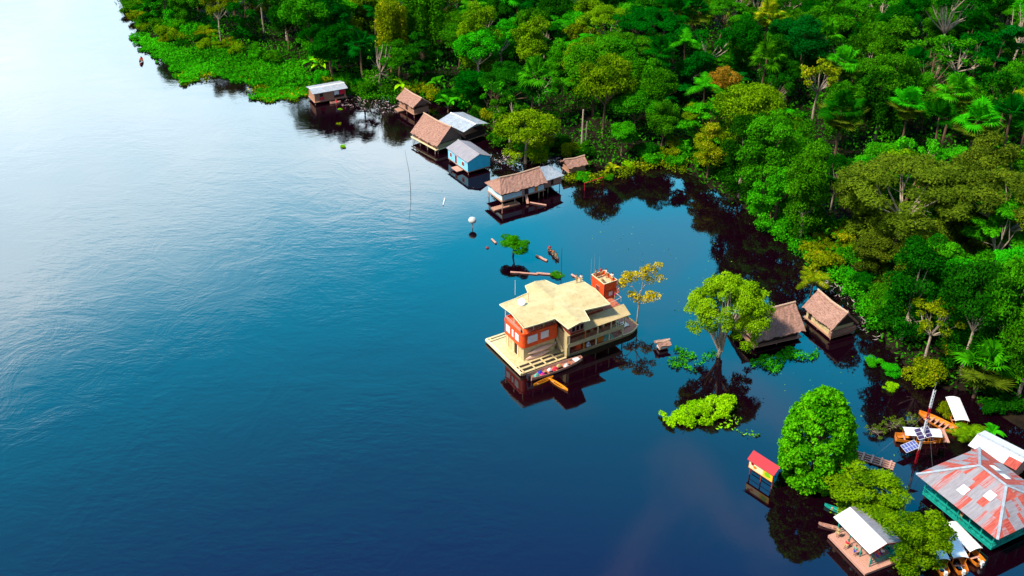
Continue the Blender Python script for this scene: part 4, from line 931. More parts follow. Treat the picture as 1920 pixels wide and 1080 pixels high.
# white-roofed floating house
qh = q_(540, 120, 10.8)
t = house('white_roofed_house', 'floating wooden house with white tin roof and red cloth hanging on its wall', qh(1215, 487), 2.9, 27, 8.6, 5.4, .5, .7, 'tin', 'wood', gable='wood', inset=.5)
y = -2.7 + .5
opening(t, 'window', -2.6, -1.7, y - .05, y - .01, 1.7, 2.6, 'darkwood', 'plank'); opening(t, 'doorway', .9, 3.4, y - .03, y - .008, .9, 2.7, 'darkwood')
gx, gy, gr = t.location.x, t.location.y, R(27)
def at_local(t, x, y, z): r = t.rotation_euler.z; return (t.location.x + x * math.cos(r) - y * math.sin(r), t.location.y + x * math.sin(r) + y * math.cos(r), z)
def cloth(label, t, x, z, w_, h_, m, y=None):
    b = MB(); n_ = 8
    for i in range(n_):
        u0, u1 = i / n_, (i + 1) / n_; f = lambda u: .05 * math.sin(u * 15)
        b.add([(-w_ / 2 + w_ * u0, f(u0), 0), (-w_ / 2 + w_ * u1, f(u1), 0), (-w_ / 2 + w_ * u1, f(u1) * 1.3, -h_ * (1 + .06 * math.sin(u1 * 9))), (-w_ / 2 + w_ * u0, f(u0) * 1.3, -h_ * (1 + .06 * math.sin(u0 * 9)))], [(0, 1, 2, 3)])
    b.bar((-w_ / 2 - .1, 0, .01), (w_ / 2 + .1, 0, .01), .03)
    o = b.build('hanging_cloth', m); o.location = at_local(t, x, y, z); o.rotation_euler = t.rotation_euler; return tag(o, label, 'cloth')
cloth('red cloth hanging at the right end of the white-roofed house', t, 2.9, 2.7, 1.3, 1.1, 'cloth_red', y - .25)
cloth('white sheet hanging on the front of the white-roofed house', t, 1.5, 2.6, 1.2, .9, 'cloth_white', y - .25)
cloth('small red cloth below the window of the white-roofed house', t, -2.1, 1.6, 1.1, .6, 'cloth_red', y - .15)
b = MB(); b.box(3.6, 5.6, -2.2, -.6, .2, .5); o = b.build('side_raft', 'darkwood', t)

# twin thatched huts
qr = q_(1420, 400, 2.7)
t = house('thatched_hut', 'thatched hut with pale plank walls and dark gable opening, right of the coconut palm', qr(378, 590), 2.3, -66, 7.4, 5.2, 2.5, .5, 'thatch', 'cream', 'hut', True, wh=2.2, gable='darkwood', inset=.55)
b = MB(); b.box(3.0, 3.6, -2.5, 2.4, .8, 1.6); b.build('gable_skirt', 'thatch', t); opening(t, 'doorway', -2.6, -1.9, -2.1, -2.04, .55, 2.2, 'darkwood')
t = house('thatched_hut', 'wide ragged thatched roof hut on stilts left of the coconut palm', qr(245, 590), 2.0, 20, 9.2, 7.6, 2.9, .6, 'thatch', 'darkwood', 'hut', True, wh=1.5, hl=1.0, gable='thatch', inset=.8)
b = MB(); b.tube([(-1.5, .1, 5.1), (-1.5, .1, 6.2)], .06, 5); b.build('pole', 'cloth_red', t)
# tiny floating shelter
t = house('floating_shelter', 'tiny thatched shelter floating alone between the houseboat and the pale-stemmed tree', (1259, 645), 1.1, 20, 2.1, 1.6, .35, .35, 'thatch', 'white', 'shelter', True, inset=.3, wh=.95, posts=False)

# ---- person
def skin_mesh(verts, edges, rads, sub=1):
    me = bpy.data.meshes.new('tmp'); me.from_pydata(verts, edges, []); o = bpy.data.objects.new('tmp', me); C.objects.link(o)
    sk = o.modifiers.new('s', 'SKIN'); ss = o.modifiers.new('u', 'SUBSURF'); ss.levels = sub
    for v, r in zip(me.skin_vertices[0].data, rads): v.radius = (r, r) if isinstance(r, float) else r; v.use_root = False
    me.skin_vertices[0].data[0].use_root = True
    dg = bpy.context.evaluated_depsgraph_get(); res = bpy.data.meshes.new_from_object(o.evaluated_get(dg)); bpy.data.objects.remove(o)
    res.polygons.foreach_set('use_smooth', [True] * len(res.polygons)); return res
def person_parts(sit):
    pz = .45 if sit else .92
    V = [(0, 0, pz), (0, .0, pz + .22), (0, .01, pz + .45), (0, 0, pz + .54), (0, -.01, pz + .60), (0, -.02, pz + .70), (0, -.01, pz + .79), (0, -.125, pz + .67)]
    Rr = [.13, .12, (.17, .11), .06, .055, .085, .08, .012]; E_ = [(0, 1), (1, 2), (2, 3), (3, 4), (4, 5), (5, 6), (5, 7)]
    sh = {'shirt': [(0, 1), (1, 2)], 'shorts': []}; sv = [0, 1, 2]; tv = [0]
    for s in (-1, 1):
        i = len(V)
        V += [(s * .18, 0, pz + .47), (s * .24, -.02, pz + .20), (s * .22, -.18, pz + .02), (s * .215, -.25, pz - .02)]; Rr += [.055, .042, .028, (.035, .018)]
        E_ += [(2, i), (i, i + 1), (i + 1, i + 2), (i + 2, i + 3)]; sh['shirt'] += [(2, i), (i, i + 1)]; sv += [i, i + 1]
        for k in range(4):
            j = len(V); V += [(s * .215 + (k - 1.5) * .02, -.30, pz - .03), (s * .215 + (k - 1.5) * .022, -.335 - .006 * (k in (1, 2)), pz - .06)]; Rr += [.009, .007]; E_ += [(i + 3, j), (j, j + 1)]
        j = len(V); V += [(s * .17, -.27, pz - .03), (s * .155, -.30, pz - .05)]; Rr += [.01, .008]; E_ += [(i + 3, j), (j, j + 1)]
        l_ = len(V)
        if sit: V += [(s * .09, -.02, pz - .03), (s * .12, -.42, pz + .02), (s * .12, -.45, .08), (s * .12, -.60, .04)]
        else: V += [(s * .10, 0, pz - .08), (s * .10, -.02, .48), (s * .11, .02, .08), (s * .115, -.14, .035)]
        Rr += [.085, .058, .04, .03]; E_ += [(0, l_), (l_, l_ + 1), (l_ + 1, l_ + 2), (l_ + 2, l_ + 3)]; sh['shorts'] += [(0, l_), (l_, l_ + 1)]; tv += [l_, l_ + 1]
    body = skin_mesh(V, E_, Rr)
    def sub(vs_, es, f):
        mp = {v: i for i, v in enumerate(vs_)}; return skin_mesh([V[v] for v in vs_], [(mp[a], mp[b]) for a, b in es], [tuple(x * f for x in Rr[v]) if isinstance(Rr[v], tuple) else Rr[v] * f for v in vs_])
    shirt = sub(sv, sh['shirt'], 1.22); shorts = sub(tv, sh['shorts'], 1.25)
    hair = skin_mesh([(0, .01, pz + .70), (0, .0, pz + .80), (0, .03, pz + .74)], [(0, 1), (0, 2)], [.088, .07, .075])
    return body, shirt, shorts, hair
PP = {False: person_parts(False), True: person_parts(True)}
def person(label, x, y, z, rz, shirt, shorts='cloth_blue', sit=False, hair='hair', sc=1.0, group=None):
    t = thing('person', label, 'person', (x, y, z), R(rz), group); t.scale = (sc,) * 3
    for nm_, me_, m_ in zip(('body', 'shirt', 'shorts', 'hair'), PP[sit], ('skin', shirt, shorts, hair)):
        if not me_.materials: me_.materials.append(M['skin'])
        o = bpy.data.objects.new(nm_, me_); C.objects.link(o); o.parent = t; o.material_slots[0].link = 'OBJECT'; o.material_slots[0].material = M[m_]
    return t

# ---- boats
def hull(L, B, H, stern=.35, bow=.02, sheer=.25, th=.05, mi=0, z0=0.0, n=18, t0=.45):
    mb = MB(); rows_o = []; rows_i = []
    for k in range(n + 1):
        u = k / n; x = -L / 2 + L * u
        w_ = 1 - (max(0, u - t0) / (1 - t0)) ** 2.4 * (1 - bow); w_ *= stern + (1 - stern) * min(1, u / .3) ** .7
        hb = B / 2 * w_; zt = H + sheer * ((abs(u - .45) / .55) ** 2.5); zb = z0 + sheer * .9 * max(0, (u - .75) / .25) ** 2
        def sec(o_): h_ = max(hb - o_, .005); return [(x, -h_, zt), (x, -h_ * .88, zb + (zt - zb) * .4), (x, -h_ * .5, zb + o_), (x, 0, zb - .0 + o_), (x, h_ * .5, zb + o_), (x, h_ * .88, zb + (zt - zb) * .4), (x, h_, zt)]
        rows_o.append(sec(0)); rows_i.append(sec(th))
    V = [p for r_ in rows_o for p in r_] + [p for r_ in rows_i for p in r_]; K = (n + 1) * 7; Fc = []
    for k in range(n):
        for j in range(6):
            a = k * 7 + j; Fc += [(a, a + 1, a + 8, a + 7), (a + K, a + 7 + K, a + 8 + K, a + 1 + K)]
        Fc += [(k * 7, k * 7 + 7, k * 7 + 7 + K, k * 7 + K), (k * 7 + 6, k * 7 + 6 + K, k * 7 + 13 + K, k * 7 + 13)]
    for k in (0, n): Fc.append(tuple(k * 7 + j for j in range(7)) + tuple()); 
    mb.add(V, Fc, mi); return mb
def boat(name, label, cat, p, z, rz, L, B, H, m, seats=3, inner=None, group=None, **kw):
    t = thing(name, label, cat, (p[0], p[1], z), R(rz), group); hull(L, B, H, **kw).build('hull', m, t)
    for i in range(seats):
        x = -L * .32 + L * .6 * i / max(1, seats - 1); b = MB(); b.box(x - .12, x + .12, -B * .4, B * .4, H * .62, H * .68); b.build('seat', inner or 'plank', t)
    return t
def roofed_boat(label, p, rz, L, B, hm, rl, rx=0.0, group=None, motor=True):
    t = boat('roofed_boat', label, 'boat', p, -.15, rz, L, B, .75, hm, 4, stern=.75, group=group)
    b = MB(); n_ = 8; z = 1.75
    prof = [(-B * .52 + B * 1.04 * i / n_, z + .22 * math.cos(math.pi * (i / n_ - .5))) for i in range(n_ + 1)]
    V = [(x, y_, z_) for x in (rx - rl / 2, rx + rl / 2) for (y_, z_) in prof] + [(x, y_ * .97, z_ - .05) for x in (rx - rl / 2, rx + rl / 2) for (y_, z_) in prof]
    k = n_ + 1; Fc = [(i, i + 1, k + i + 1, k + i) for i in range(n_)] + [(2 * k + i, 3 * k + i, 3 * k + i + 1, 2 * k + i + 1) for i in range(n_)] + [(0, k, 3 * k, 2 * k), (k - 1, 3 * k - 1, 4 * k - 1, 2 * k - 1)]
    Fc += [(i, 2 * k + i, 2 * k + i + 1, i + 1) for i in range(n_)] + [(k + i, k + i + 1, 3 * k + i + 1, 3 * k + i) for i in range(n_)]
    b.add(V, Fc); b.build('roof', 'white', t)
    for sx_ in (-1, -.33, .33, 1):
        for sy_ in (-1, 1):
            b = MB(); b.bar((rx + sx_ * rl * .47, sy_ * B * .42, .6), (rx + sx_ * rl * .47, sy_ * B * .45, z + .12), .05); b.build('post', hm, t)
    if motor:
        b = MB(); b.box(-L / 2 - .35, -L / 2 - .02, -.17, .17, .55, 1.1); b.bar((-L / 2 - .2, 0, .6), (-L / 2 - .3, 0, -.4), .12); b.bar((-L / 2, 0, .95), (-L / 2 + .6, .1, 1.05), .04); b.build('outboard_motor', 'white', t)
    return t

# ---- the houseboat
def houseboat():
    ox, oy = G(976, 702, .6); rr = R(31)
    t = thing('houseboat', 'three-deck houseboat with cream roof, red upper cabin and red tower, in mid river', 'houseboat', (ox, oy, 0), rr)
    def bx(name, m, *bs, par=t):
        mb = MB()
        for b_ in bs: mb.box(*b_)
        return mb.build(name, m, par)
    bx('platform', 'cream', (.35, 8.4, 1.9, 9.6, .30, .60)); bx('edge_board', 'signcream', (.05, .33, 0.1, 10.7, .25, .66))
    for v in (.05, 1.05, 9.85, 10.5): bx('float_beam', 'cream', (.34, 8.3, v, v + .4, .1, .55))
    bx('cross_beam', 'cream', *[(u, u + .25, .2, 1.9, .56, .64) for u in (.6, 2.6, 4.6, 6.6)], *[(u, u + .25, 9.72, 10.8, .56, .64) for u in (.6, 3.5, 6.6)])
    bx('deck_gap_board', 'darkwood', (1.2, 7.6, 1.55, 1.8, .45, .50))
    # lower cabin
    c = bx('lower_cabin', 'cream', (2.2, 7.8, 2.7, 8.0, .601, 3.0))
    bx('door', 'darkwood', (2.16, 2.198, 4.6, 5.3, .62, 2.7), par=c); bx('pilaster', 'signcream', (2.1, 2.196, 5.5, 5.75, .62, 2.98), (2.1, 2.196, 4.15, 4.4, .62, 2.98), (2.1, 2.196, 7.2, 7.45, .62, 2.98), par=c)
    # red cabin with rounded outer corner
    mb = MB(); pts = [(8.0, 2.45)] + [(2.5 + .7 * math.cos(a), 3.15 + .7 * math.sin(a)) for a in np.linspace(-math.pi / 2, -math.pi, 6)] + [(1.8, 7.6), (2.3, 8.2), (8.0, 8.2)]
    k = len(pts); mb.add([(x, y, 3.01) for x, y in pts] + [(x, y, 5.3) for x, y in pts], [tuple(range(k)), tuple(range(2 * k - 1, k - 1, -1))] + [(i, i + k, (i + 1) % k + k, (i + 1) % k) for i in range(k)])
    rc = mb.build('red_cabin', 'red', t)
    mb = MB()
    for i in range(k - 1):
        mb.bar((pts[i][0], pts[i][1], 5.45), (pts[i + 1][0], pts[i + 1][1], 5.45), .12, .30)
    mb.build('parapet', 'red', t)
    for y0, y1 in ((3.45, 4.5), (4.95, 5.45), (6.0, 7.15)): opening(t, 'white_panel', 1.74, 1.79, y0, y1, 3.75, 5.0, 'white')
    for x0, x1 in ((2.75, 4.45), (5.05, 6.45)): opening(t, 'white_panel', x0, x1, 2.39, 2.44, 3.75, 5.0, 'white')
    # open balcony above with inner dark rooms and rails
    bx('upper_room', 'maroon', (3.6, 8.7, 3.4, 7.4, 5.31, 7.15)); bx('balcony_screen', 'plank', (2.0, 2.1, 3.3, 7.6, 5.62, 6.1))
    for i in range(6): opening(t, 'window', 3.9 + i * .75, 4.4 + i * .75, 3.34, 3.38, 5.7, 6.7, 'glass', 'plank')
    for u, v in ((2.1, 2.7), (3.9, 2.7), (5.7, 2.7), (7.6, 2.7), (2.1, 7.9), (2.1, 5.3)): bx('roof_post', 'signcream', (u, u + .12, v, v + .12, 5.61, 7.15))
    mb = MB()
    for z in (5.85, 6.15): mb.bar((2.6, 2.5, z), (7.9, 2.5, z), .05)
    for u in np.arange(2.8, 7.9, .45): mb.bar((u, 2.5, 5.6), (u, 2.5, 6.15), .04)
    mb.build('railing', 'plank', t)
    # recessed stair block
    bx('stair_block', 'cream', (7.805, 8.7, 3.6, 7.8, .602, 5.29)); bx('stair_door', 'maroon', (7.9, 8.5, 3.54, 3.595, .65, 2.7)); mb = MB(); mb.bar((8.35, 1.0, 1.2), (8.35, 3.4, 3.4), .8, .1); mb.bar((7.98, 1.0, 1.9), (7.98, 3.4, 4.1), .06); mb.build('stair', 'cream', t)
    # hull with bow to the right
    L_ = 14.4; mb = hull(L_, 5.4, .72, stern=1.0, bow=.55, sheer=.10, th=.2, n=30, z0=-.4, t0=.80); hb_ = mb.build('hull', 'cream', t); hb_.location = (8.5 + L_ / 2, 2.95, 0)
    bx('lower_floor', 'brownred', (8.72, 19.4, .75, 5.3, .42, .56), (19.401, 22.3, 1.75, 4.2, .42, .56))
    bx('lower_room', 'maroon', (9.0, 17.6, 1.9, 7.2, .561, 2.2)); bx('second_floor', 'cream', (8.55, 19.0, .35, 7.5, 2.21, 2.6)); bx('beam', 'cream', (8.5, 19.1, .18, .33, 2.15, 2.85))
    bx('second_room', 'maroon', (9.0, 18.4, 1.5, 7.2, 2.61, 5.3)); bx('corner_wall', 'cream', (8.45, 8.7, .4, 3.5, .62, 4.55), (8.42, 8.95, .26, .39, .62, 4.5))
    for i in range(7): opening(t, 'window', 9.4 + i * 1.3, 10.3 + i * 1.3, 1.42, 1.47, 3.1, 4.1, 'glass', 'brownred')
    for i in range(6): opening(t, 'window', 9.5 + i * 1.35, 10.4 + i * 1.35, 1.82, 1.87, 1.0, 2.0, 'glass', 'plank')
    for u in (8.75, 11.7, 14.0, 16.5, 19.1): bx('deck_post', 'orange' if u == 11.7 else 'signcream', (u, u + .16, .20, .34, 2.86, 4.62)); bx('deck_post', 'orange' if u == 11.7 else 'signcream', (u, u + .16, .5, .66, .57, 2.2))
    mb = MB()
    for z in (3.15, 3.5): mb.bar((8.95, .27, z), (18.9, .27, z), .06)
    for u in np.arange(9.0, 18.9, .42): mb.bar((u, .27, 2.8), (u, .27, 3.5), .04)
    mb.build('balcony_rail', 'brownred', t)
    mb = MB()
    for z in (1.15,): mb.bar((9.5, .55, z), (18.5, .55, z), .05)
    for u in np.arange(9.6, 18.6, .8): mb.bar((u, .55, .55), (u, .55, 1.15), .04)
    mb.build('lower_rail', 'brownred', t)
    mb = MB(); pp = [(8.5 + 14.4 * q, (2.7 * (1 - (max(0, q - .8) / .2) ** 2.4 * .45) - .24)) for q in np.linspace(.76, .985, 9)]
    mb.slab([(u, 2.95 - h_, .69) for u, h_ in pp] + [(u, 2.95 + h_, .69) for u, h_ in pp[::-1]], .1); mb.build('bow_deck', 'brownred', t); bx('bow_hatch', 'pink', (20.2, 21.6, 2.0, 3.4, .70, .82)); bx('pontoon', 'cream', (8.75, 19.0, 5.4, 7.6, -.3, .55))
    # lower roof, sloping to the river
    mb = MB(); slope(mb, (8.25, -.22, 4.68), (19.9, -.22, 4.68), (19.9, 1.72, 5.58), (8.25, 1.72, 5.58), 1, 1, 0, .13); mb.build('lower_roof', 'cream_roof', t)
    mb = MB(); slope(mb, (19.25, 8.6, 4.68), (8.8, 8.6, 4.68), (8.8, 6.9, 5.58), (19.25, 6.9, 5.58), 1, 1, 0, .13); mb.build('lower_roof', 'cream_roof', t)
    bx('third_floor', 'brownred', (8.72, 19.3, 1.78, 6.88, 5.52, 5.6))
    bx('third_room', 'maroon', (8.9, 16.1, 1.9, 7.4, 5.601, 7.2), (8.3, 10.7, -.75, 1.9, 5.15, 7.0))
    for i in range(5): opening(t, 'window', 11.2 + i * 1.0, 11.9 + i * 1.0, 1.83, 1.88, 6.0, 6.9, 'glass', 'plank')
    for i in range(3): opening(t, 'window', 8.5 + i * .75, 9.05 + i * .75, -.82, -.77, 5.7, 6.6, 'glass', 'plank')
    for i in range(3): opening(t, 'window', 8.23, 8.28, -.6 + i * .85, .05 + i * .85, 5.7, 6.6, 'glass', 'plank')
    # cross-gabled main roof
    poly = [(1.75, 9.1), (1.5, 1.6), (6.9, 1.3), (7.0, -2.05), (10.9, -1.95), (11.9, 1.05), (16.4, .55), (16.4, 8.8), (12.4, 9.1), (11.5, 11.3), (7.7, 11.3), (7.15, 9.5)]
    st = .28; us = np.arange(1.4, 16.8, st); vs_ = np.arange(-2.2, 11.6, st)
    from mathutils.geometry import intersect_point_line
    def zf(u, v):
        main = 7.95 - abs(v - 5.2) * .14 if .3 < v < 9.9 else 0
        wing = 7.95 - abs(u - 9.2) * .19 if 6.2 < u < 12.3 else 0
        return max(main, wing, 7.28)
    # sheet built from thin strips across v, each clipped to the outline
    def vspan(u):
        ys = []
        for i in range(len(poly)):
            (x0, y0), (x1, y1) = poly[i], poly[(i + 1) % len(poly)]
            if (x0 <= u) != (x1 <= u): ys.append(y0 + (y1 - y0) * (u - x0) / (x1 - x0))
        ys.sort(); return (ys[0], ys[-1]) if len(ys) > 1 else None
    mb = MB(); cols = []
    xs = sorted(set(list(np.linspace(1.78, 6.9, 10)) + list(np.linspace(7.02, 7.12, 2)) + list(np.linspace(7.2, 12.38, 22)) + list(np.linspace(12.5, 16.38, 8)) + [6.95, 11.88, 11.95]))
    for u in xs:
        a, b_ = vspan(u); cols.append([(u, a + (b_ - a) * j / 40, zf(u, a + (b_ - a) * j / 40)) for j in range(41)])
    V = [p for c_ in cols for p in c_]; K = len(V); V += [(x, y, z - .16) for x, y, z in V]; Fc = []; nc = len(cols)
    for i in range(nc - 1):
        for j in range(40):
            a = i * 41 + j; Fc += [(a, a + 41, a + 42, a + 1), (a + K, a + 1 + K, a + 42 + K, a + 41 + K)]
        Fc += [(i * 41, i * 41 + K, i * 41 + 41 + K, i * 41 + 41), (i * 41 + 40, i * 41 + 81, i * 41 + 81 + K, i * 41 + 40 + K)]
    for j in range(40): Fc += [(j, j + 1, j + 1 + K, j + K), ((nc - 1) * 41 + j, (nc - 1) * 41 + j + K, (nc - 1) * 41 + j + 1 + K, (nc - 1) * 41 + j + 1)]
    mb.add(V, Fc); rf = mb.build('main_roof', 'cream_roof', t)
    mb = MB()
    for u in (3.1, 4.6, 6.1, 8.0, 10.6, 12.2, 13.6, 15.0):
        a, b_ = vspan(u); p_ = [a + (b_ - a) * j / 24 for j in range(25)]
        for j in range(24): mb.bar((u, p_[j], zf(u, p_[j]) + .012), (u, p_[j + 1], zf(u, p_[j + 1]) + .012), .05, .03)
    mb.build('sheet_seam', 'cream', rf)
    mb = MB()
    for i in range(len(poly)):
        (x0, y0), (x1, y1) = poly[i], poly[(i + 1) % len(poly)]
        mb.bar((x0, y0, zf(x0, y0) - .03), ((x0 + x1) / 2, (y0 + y1) / 2, zf((x0 + x1) / 2, (y0 + y1) / 2) - .03), .07, .18); mb.bar(((x0 + x1) / 2, (y0 + y1) / 2, zf((x0 + x1) / 2, (y0 + y1) / 2) - .03), (x1, y1, zf(x1, y1) - .03), .07, .18)
    mb.build('roof_trim', 'signcream', rf)
    # dish, stay pole
    mb = MB(); 
    V = [(0, 0, 0)] + [(.62 * r_ * math.cos(a), .62 * r_ * math.sin(a), .16 * r_ * r_) for r_ in (.5, 1) for a in np.linspace(0, 2 * math.pi, 13)[:-1]]
    mb.add(V, [(0, 1 + i, 1 + (i + 1) % 12) for i in range(12)] + [(1 + i, 13 + i, 13 + (i + 1) % 12, 1 + (i + 1) % 12) for i in range(12)]); mb.bar((0, 0, 0), (0, 0, .5), .04); mb.bar((0, 0, -.1), (-.1, 0, -.7), .08)
    o = mb.build('satellite_dish', 'white', t); o.location = (4.3, 6.9, 8.2); o.rotation_euler = (R(30), R(-25), 0)
    mb = MB(); mb.tube([(5.7, 7.1, 7.6), (5.75, 7.2, 9.2)], .035, 5); mb.build('antenna_mast', 'plank', t)
    # red tower and its balcony
    bx('tower', 'red', (17.9, 18.0, 4.3, 7.7, 5.3, 8.45), (20.2, 20.3, 4.3, 7.7, 5.3, 8.45), (18.0, 20.2, 4.3, 4.4, 5.3, 8.45), (18.0, 20.2, 7.6, 7.7, 5.3, 8.45)); bx('tower_floor', 'cream', (18.0, 20.2, 4.4, 7.6, 7.75, 7.85))
    bx('tower_coping', 'signcream', (17.86, 20.34, 4.24, 4.30, 8.4, 8.52), (17.86, 20.34, 7.7, 7.76, 8.4, 8.52), (17.82, 17.898, 4.24, 7.76, 8.4, 8.52), (20.302, 20.36, 4.24, 7.76, 8.4, 8.52))
    bx('tower_corner', 'maroon', (17.85, 17.96, 4.2, 4.298, 5.6, 8.38)); bx('tower_panel_line', 'maroon', (18.0, 20.2, 4.27, 4.298, 6.9, 6.96)); opening(t, 'tower_window', 18.8, 19.5, 4.24, 4.29, 6.0, 6.7, 'white', 'plank'); opening(t, 'tower_door', 17.86, 17.895, 5.6, 6.4, 5.65, 7.3, 'maroon', 'plank')
    bx('tower_base', 'maroon', (18.5, 20.0, 4.6, 7.4, .57, 5.29))
    mb = MB(); V = [(20.3 + 1.0 * math.cos(a) * .9, 6.0 + 2.1 * math.sin(a)) for a in np.linspace(-math.pi / 2, math.pi / 2, 9)]
    mb.slab([(x, y, 6.3) for x, y in V], .25); mb.build('tower_balcony', 'red', t)
    mb = MB()
    for i in range(8): mb.bar((*V[i], 7.0), (*V[i + 1], 7.0), .07); mb.bar((*V[i], 6.3), (*V[i], 7.0), .05)
    mb.build('tower_rail', 'pink', t)
    mb = MB(); mb.bar((19.9, 2.4, 6.4), (17.5, 2.0, 6.4), .06); mb.bar((19.9, 2.4, 5.6), (19.9, 2.4, 6.4), .06); mb.bar((18.6, 2.2, 5.6), (18.6, 2.2, 6.4), .06); mb.bar((19.9, 2.4, 6.4), (19.9, 6.9, 6.4), .06); mb.build('deck_rail', 'pink', t)
    for k_, (u, v, h_) in enumerate(((18.1, 7.5, 12.3), (18.9, 7.3, 11.7), (17.8, 7.9, 11.3))):
        mb = MB(); mb.tube([(u, v, 7.3), (u + .05, v, h_)], [.03, .012], 5); mb.build('antenna', 'metal', t)
    T = lambda u, v, z: at_local(t, u, v, z)
    # people and loose things aboard
    for lab, u, v, z, rz, sh, sit in [
        ('person in white shirt standing at the near right corner of the red tower', 19.9, 5.1, 7.86, 120, 'cloth_white', False), ('person in white shirt at the far right side of the red tower', 19.8, 6.5, 7.86, 60, 'cloth_white', False),
        ('person in red shirt standing at the back of the red tower', 19.3, 7.3, 7.86, 0, 'cloth_red', False), ('person in pale tan shirt by the antennas on the red tower', 18.3, 7.2, 7.86, 200, 'cloth_khaki', False), ('person in khaki sitting at the left wall of the red tower', 18.3, 5.6, 7.86, 90, 'cloth_khaki', True),
        ('person in tan shirt on the main roof, left one of the pair', 15.2, 8.0, 7.5, 180, 'cloth_khaki', False), ('person in white shirt on the main roof, right one of the pair', 15.9, 7.8, 7.45, 160, 'cloth_white', False),
        ('person in pink shirt at the rail on the rear upper deck', 19.2, 3.1, 5.62, 40, 'cloth_magenta', False), ('person in white shirt on the front deck by the stair door', 8.0, 2.9, .6, 0, 'cloth_white', False),
        ('person in red shirt on the second deck balcony, left one', 13.3, .8, 2.61, 0, 'cloth_red', False), ('person in white shirt on the second deck balcony, right one', 15.4, .8, 2.61, 0, 'cloth_white', False), ('person in red shirt sitting on the houseboat bow', 19.4, 2.2, .57, 30, 'cloth_red', True)]:
        x, y, z_ = T(u, v, z); person(lab, x, y, z_, 31 + rz, sh, 'cloth_khaki', sit)
    def crate(lab, u, v, z, sx_, sy_, sz_, m, name='crate'):
        mb = MB(); mb.box(-sx_ / 2, sx_ / 2, -sy_ / 2, sy_ / 2, 0, sz_); mb.box(-sx_ / 2 - .02, sx_ / 2 + .02, -sy_ / 2 - .02, sy_ / 2 + .02, sz_ + .001, sz_ + .05)
        for s_ in (-1, 1): mb.box(s_ * sx_ * .3 - .03, s_ * sx_ * .3 + .03, -sy_ / 2 - .035, -sy_ / 2 - .003, .02, sz_ - .01)
        o = mb.build(name, m); o.location = T(u, v, z); o.rotation_euler = (0, 0, rr); return tag(o, lab, name.replace('_', ' '))
    def tarp(lab, u, v, z, sx_, sy_, h_, m, name='tarp'):
        mb = MB(); g = random.Random(len(lab)); nx_, ny_ = 8, 5; V = []
        for j in range(ny_ + 1):
            for i in range(nx_ + 1): V.append((-sx_ / 2 + sx_ * i / nx_, -sy_ / 2 + sy_ * j / ny_, h_ * min(1, 2.2 * min(i, nx_ - i) / nx_ + .25) * min(1, 2.5 * min(j, ny_ - j) / ny_ + .2) * g.uniform(.8, 1)))
        K = len(V); V += [(x, y, 0.0) for x, y, _ in V]; W_ = nx_ + 1
        Fc = [(j * W_ + i, j * W_ + i + 1, (j + 1) * W_ + i + 1, (j + 1) * W_ + i) for j in range(ny_) for i in range(nx_)]
        ring = [i for i in range(W_)] + [j * W_ + nx_ for j in range(1, ny_ + 1)] + [ny_ * W_ + i for i in range(nx_ - 1, -1, -1)] + [j * W_ for j in range(ny_ - 1, 0, -1)]
        Fc += [(ring[i], ring[i] + K, ring[(i + 1) % len(ring)] + K, ring[(i + 1) % len(ring)]) for i in range(len(ring))]
        mb.add(V, Fc); o = mb.build(name, m, None, True); o.location = T(u, v, z); o.rotation_euler = (0, 0, rr); return tag(o, lab, name.replace('_', ' '))
    tarp('teal tarp over cargo on the lower side deck of the houseboat', 16.6, 1.2, .57, 2.0, 1.1, .9, 'cloth_teal')
    tarp('pink-red tarp on the houseboat bow beside the teal tarp', 19.3, 2.9, .57, 1.5, 1.3, .5, 'cloth_magenta')
    crate('orange-red crate on the lower side deck, next to the teal tarp', 15.2, 1.3, .57, 1.2, .9, .8, 'orange'); crate('red box on the lower side deck behind the orange post', 11.0, 1.2, .57, .8, .8, 1.2, 'red', 'box')
    tarp('white bundle on the lower side deck of the houseboat', 12.9, 1.0, .57, .8, .6, .8, 'cloth_white', 'bundle')
    # kayaks leaning on the cabin
    for lab, u, z, m_ in (('pale pink kayak hung on the cream cabin wall, upper one', 5.1, 1.9, 'pink'), ('pale pink kayak leaning on the cream cabin wall, lower one', 4.6, 1.0, 'pink')):
        mb = MB(); ns = 14; V = []
        for i in range(ns + 1):
            q = i / ns; w_ = .40 * math.sin(math.pi * q) ** .7 + .01
            for a in np.linspace(0, 2 * math.pi, 9)[:-1]: V.append((-2.3 + 4.6 * q, w_ * math.cos(a), .17 * math.sin(math.pi * q) ** .5 * math.sin(a)))
        Fc = [(i * 8 + j, i * 8 + (j + 1) % 8, (i + 1) * 8 + (j + 1) % 8, (i + 1) * 8 + j) for i in range(ns) for j in range(8)]; mb.add(V, Fc + [tuple(range(7, -1, -1)), tuple(ns * 8 + j for j in range(8))])
        o = mb.build('kayak', m_, None, True); o.location = T(u, 2.7 - .25, z); o.rotation_euler = (R(62), R(-2), rr); tag(o, lab, 'kayak')
    # cargo boat alongside
    p = T(5.55, -1.2, 0); b_ = boat('cargo_boat', 'long narrow pink-brown cargo boat full of goods, moored at the houseboat front', 'boat', p, -.1, 31, 9.3, 1.75, .75, 'plank', 5, stern=.7, bow=.3, inner='brownred')
    mb = MB(); mb.box(3.2, 4.2, -.45, .45, .72, .78); mb.build('bow_plate', 'white', b_); mb = MB(); mb.box(-5.1, -4.7, -.3, .3, .4, 1.1); mb.bar((-4.9, 0, .5), (-5.0, 0, -.4), .15); mb.build('outboard_motor', 'black', b_)
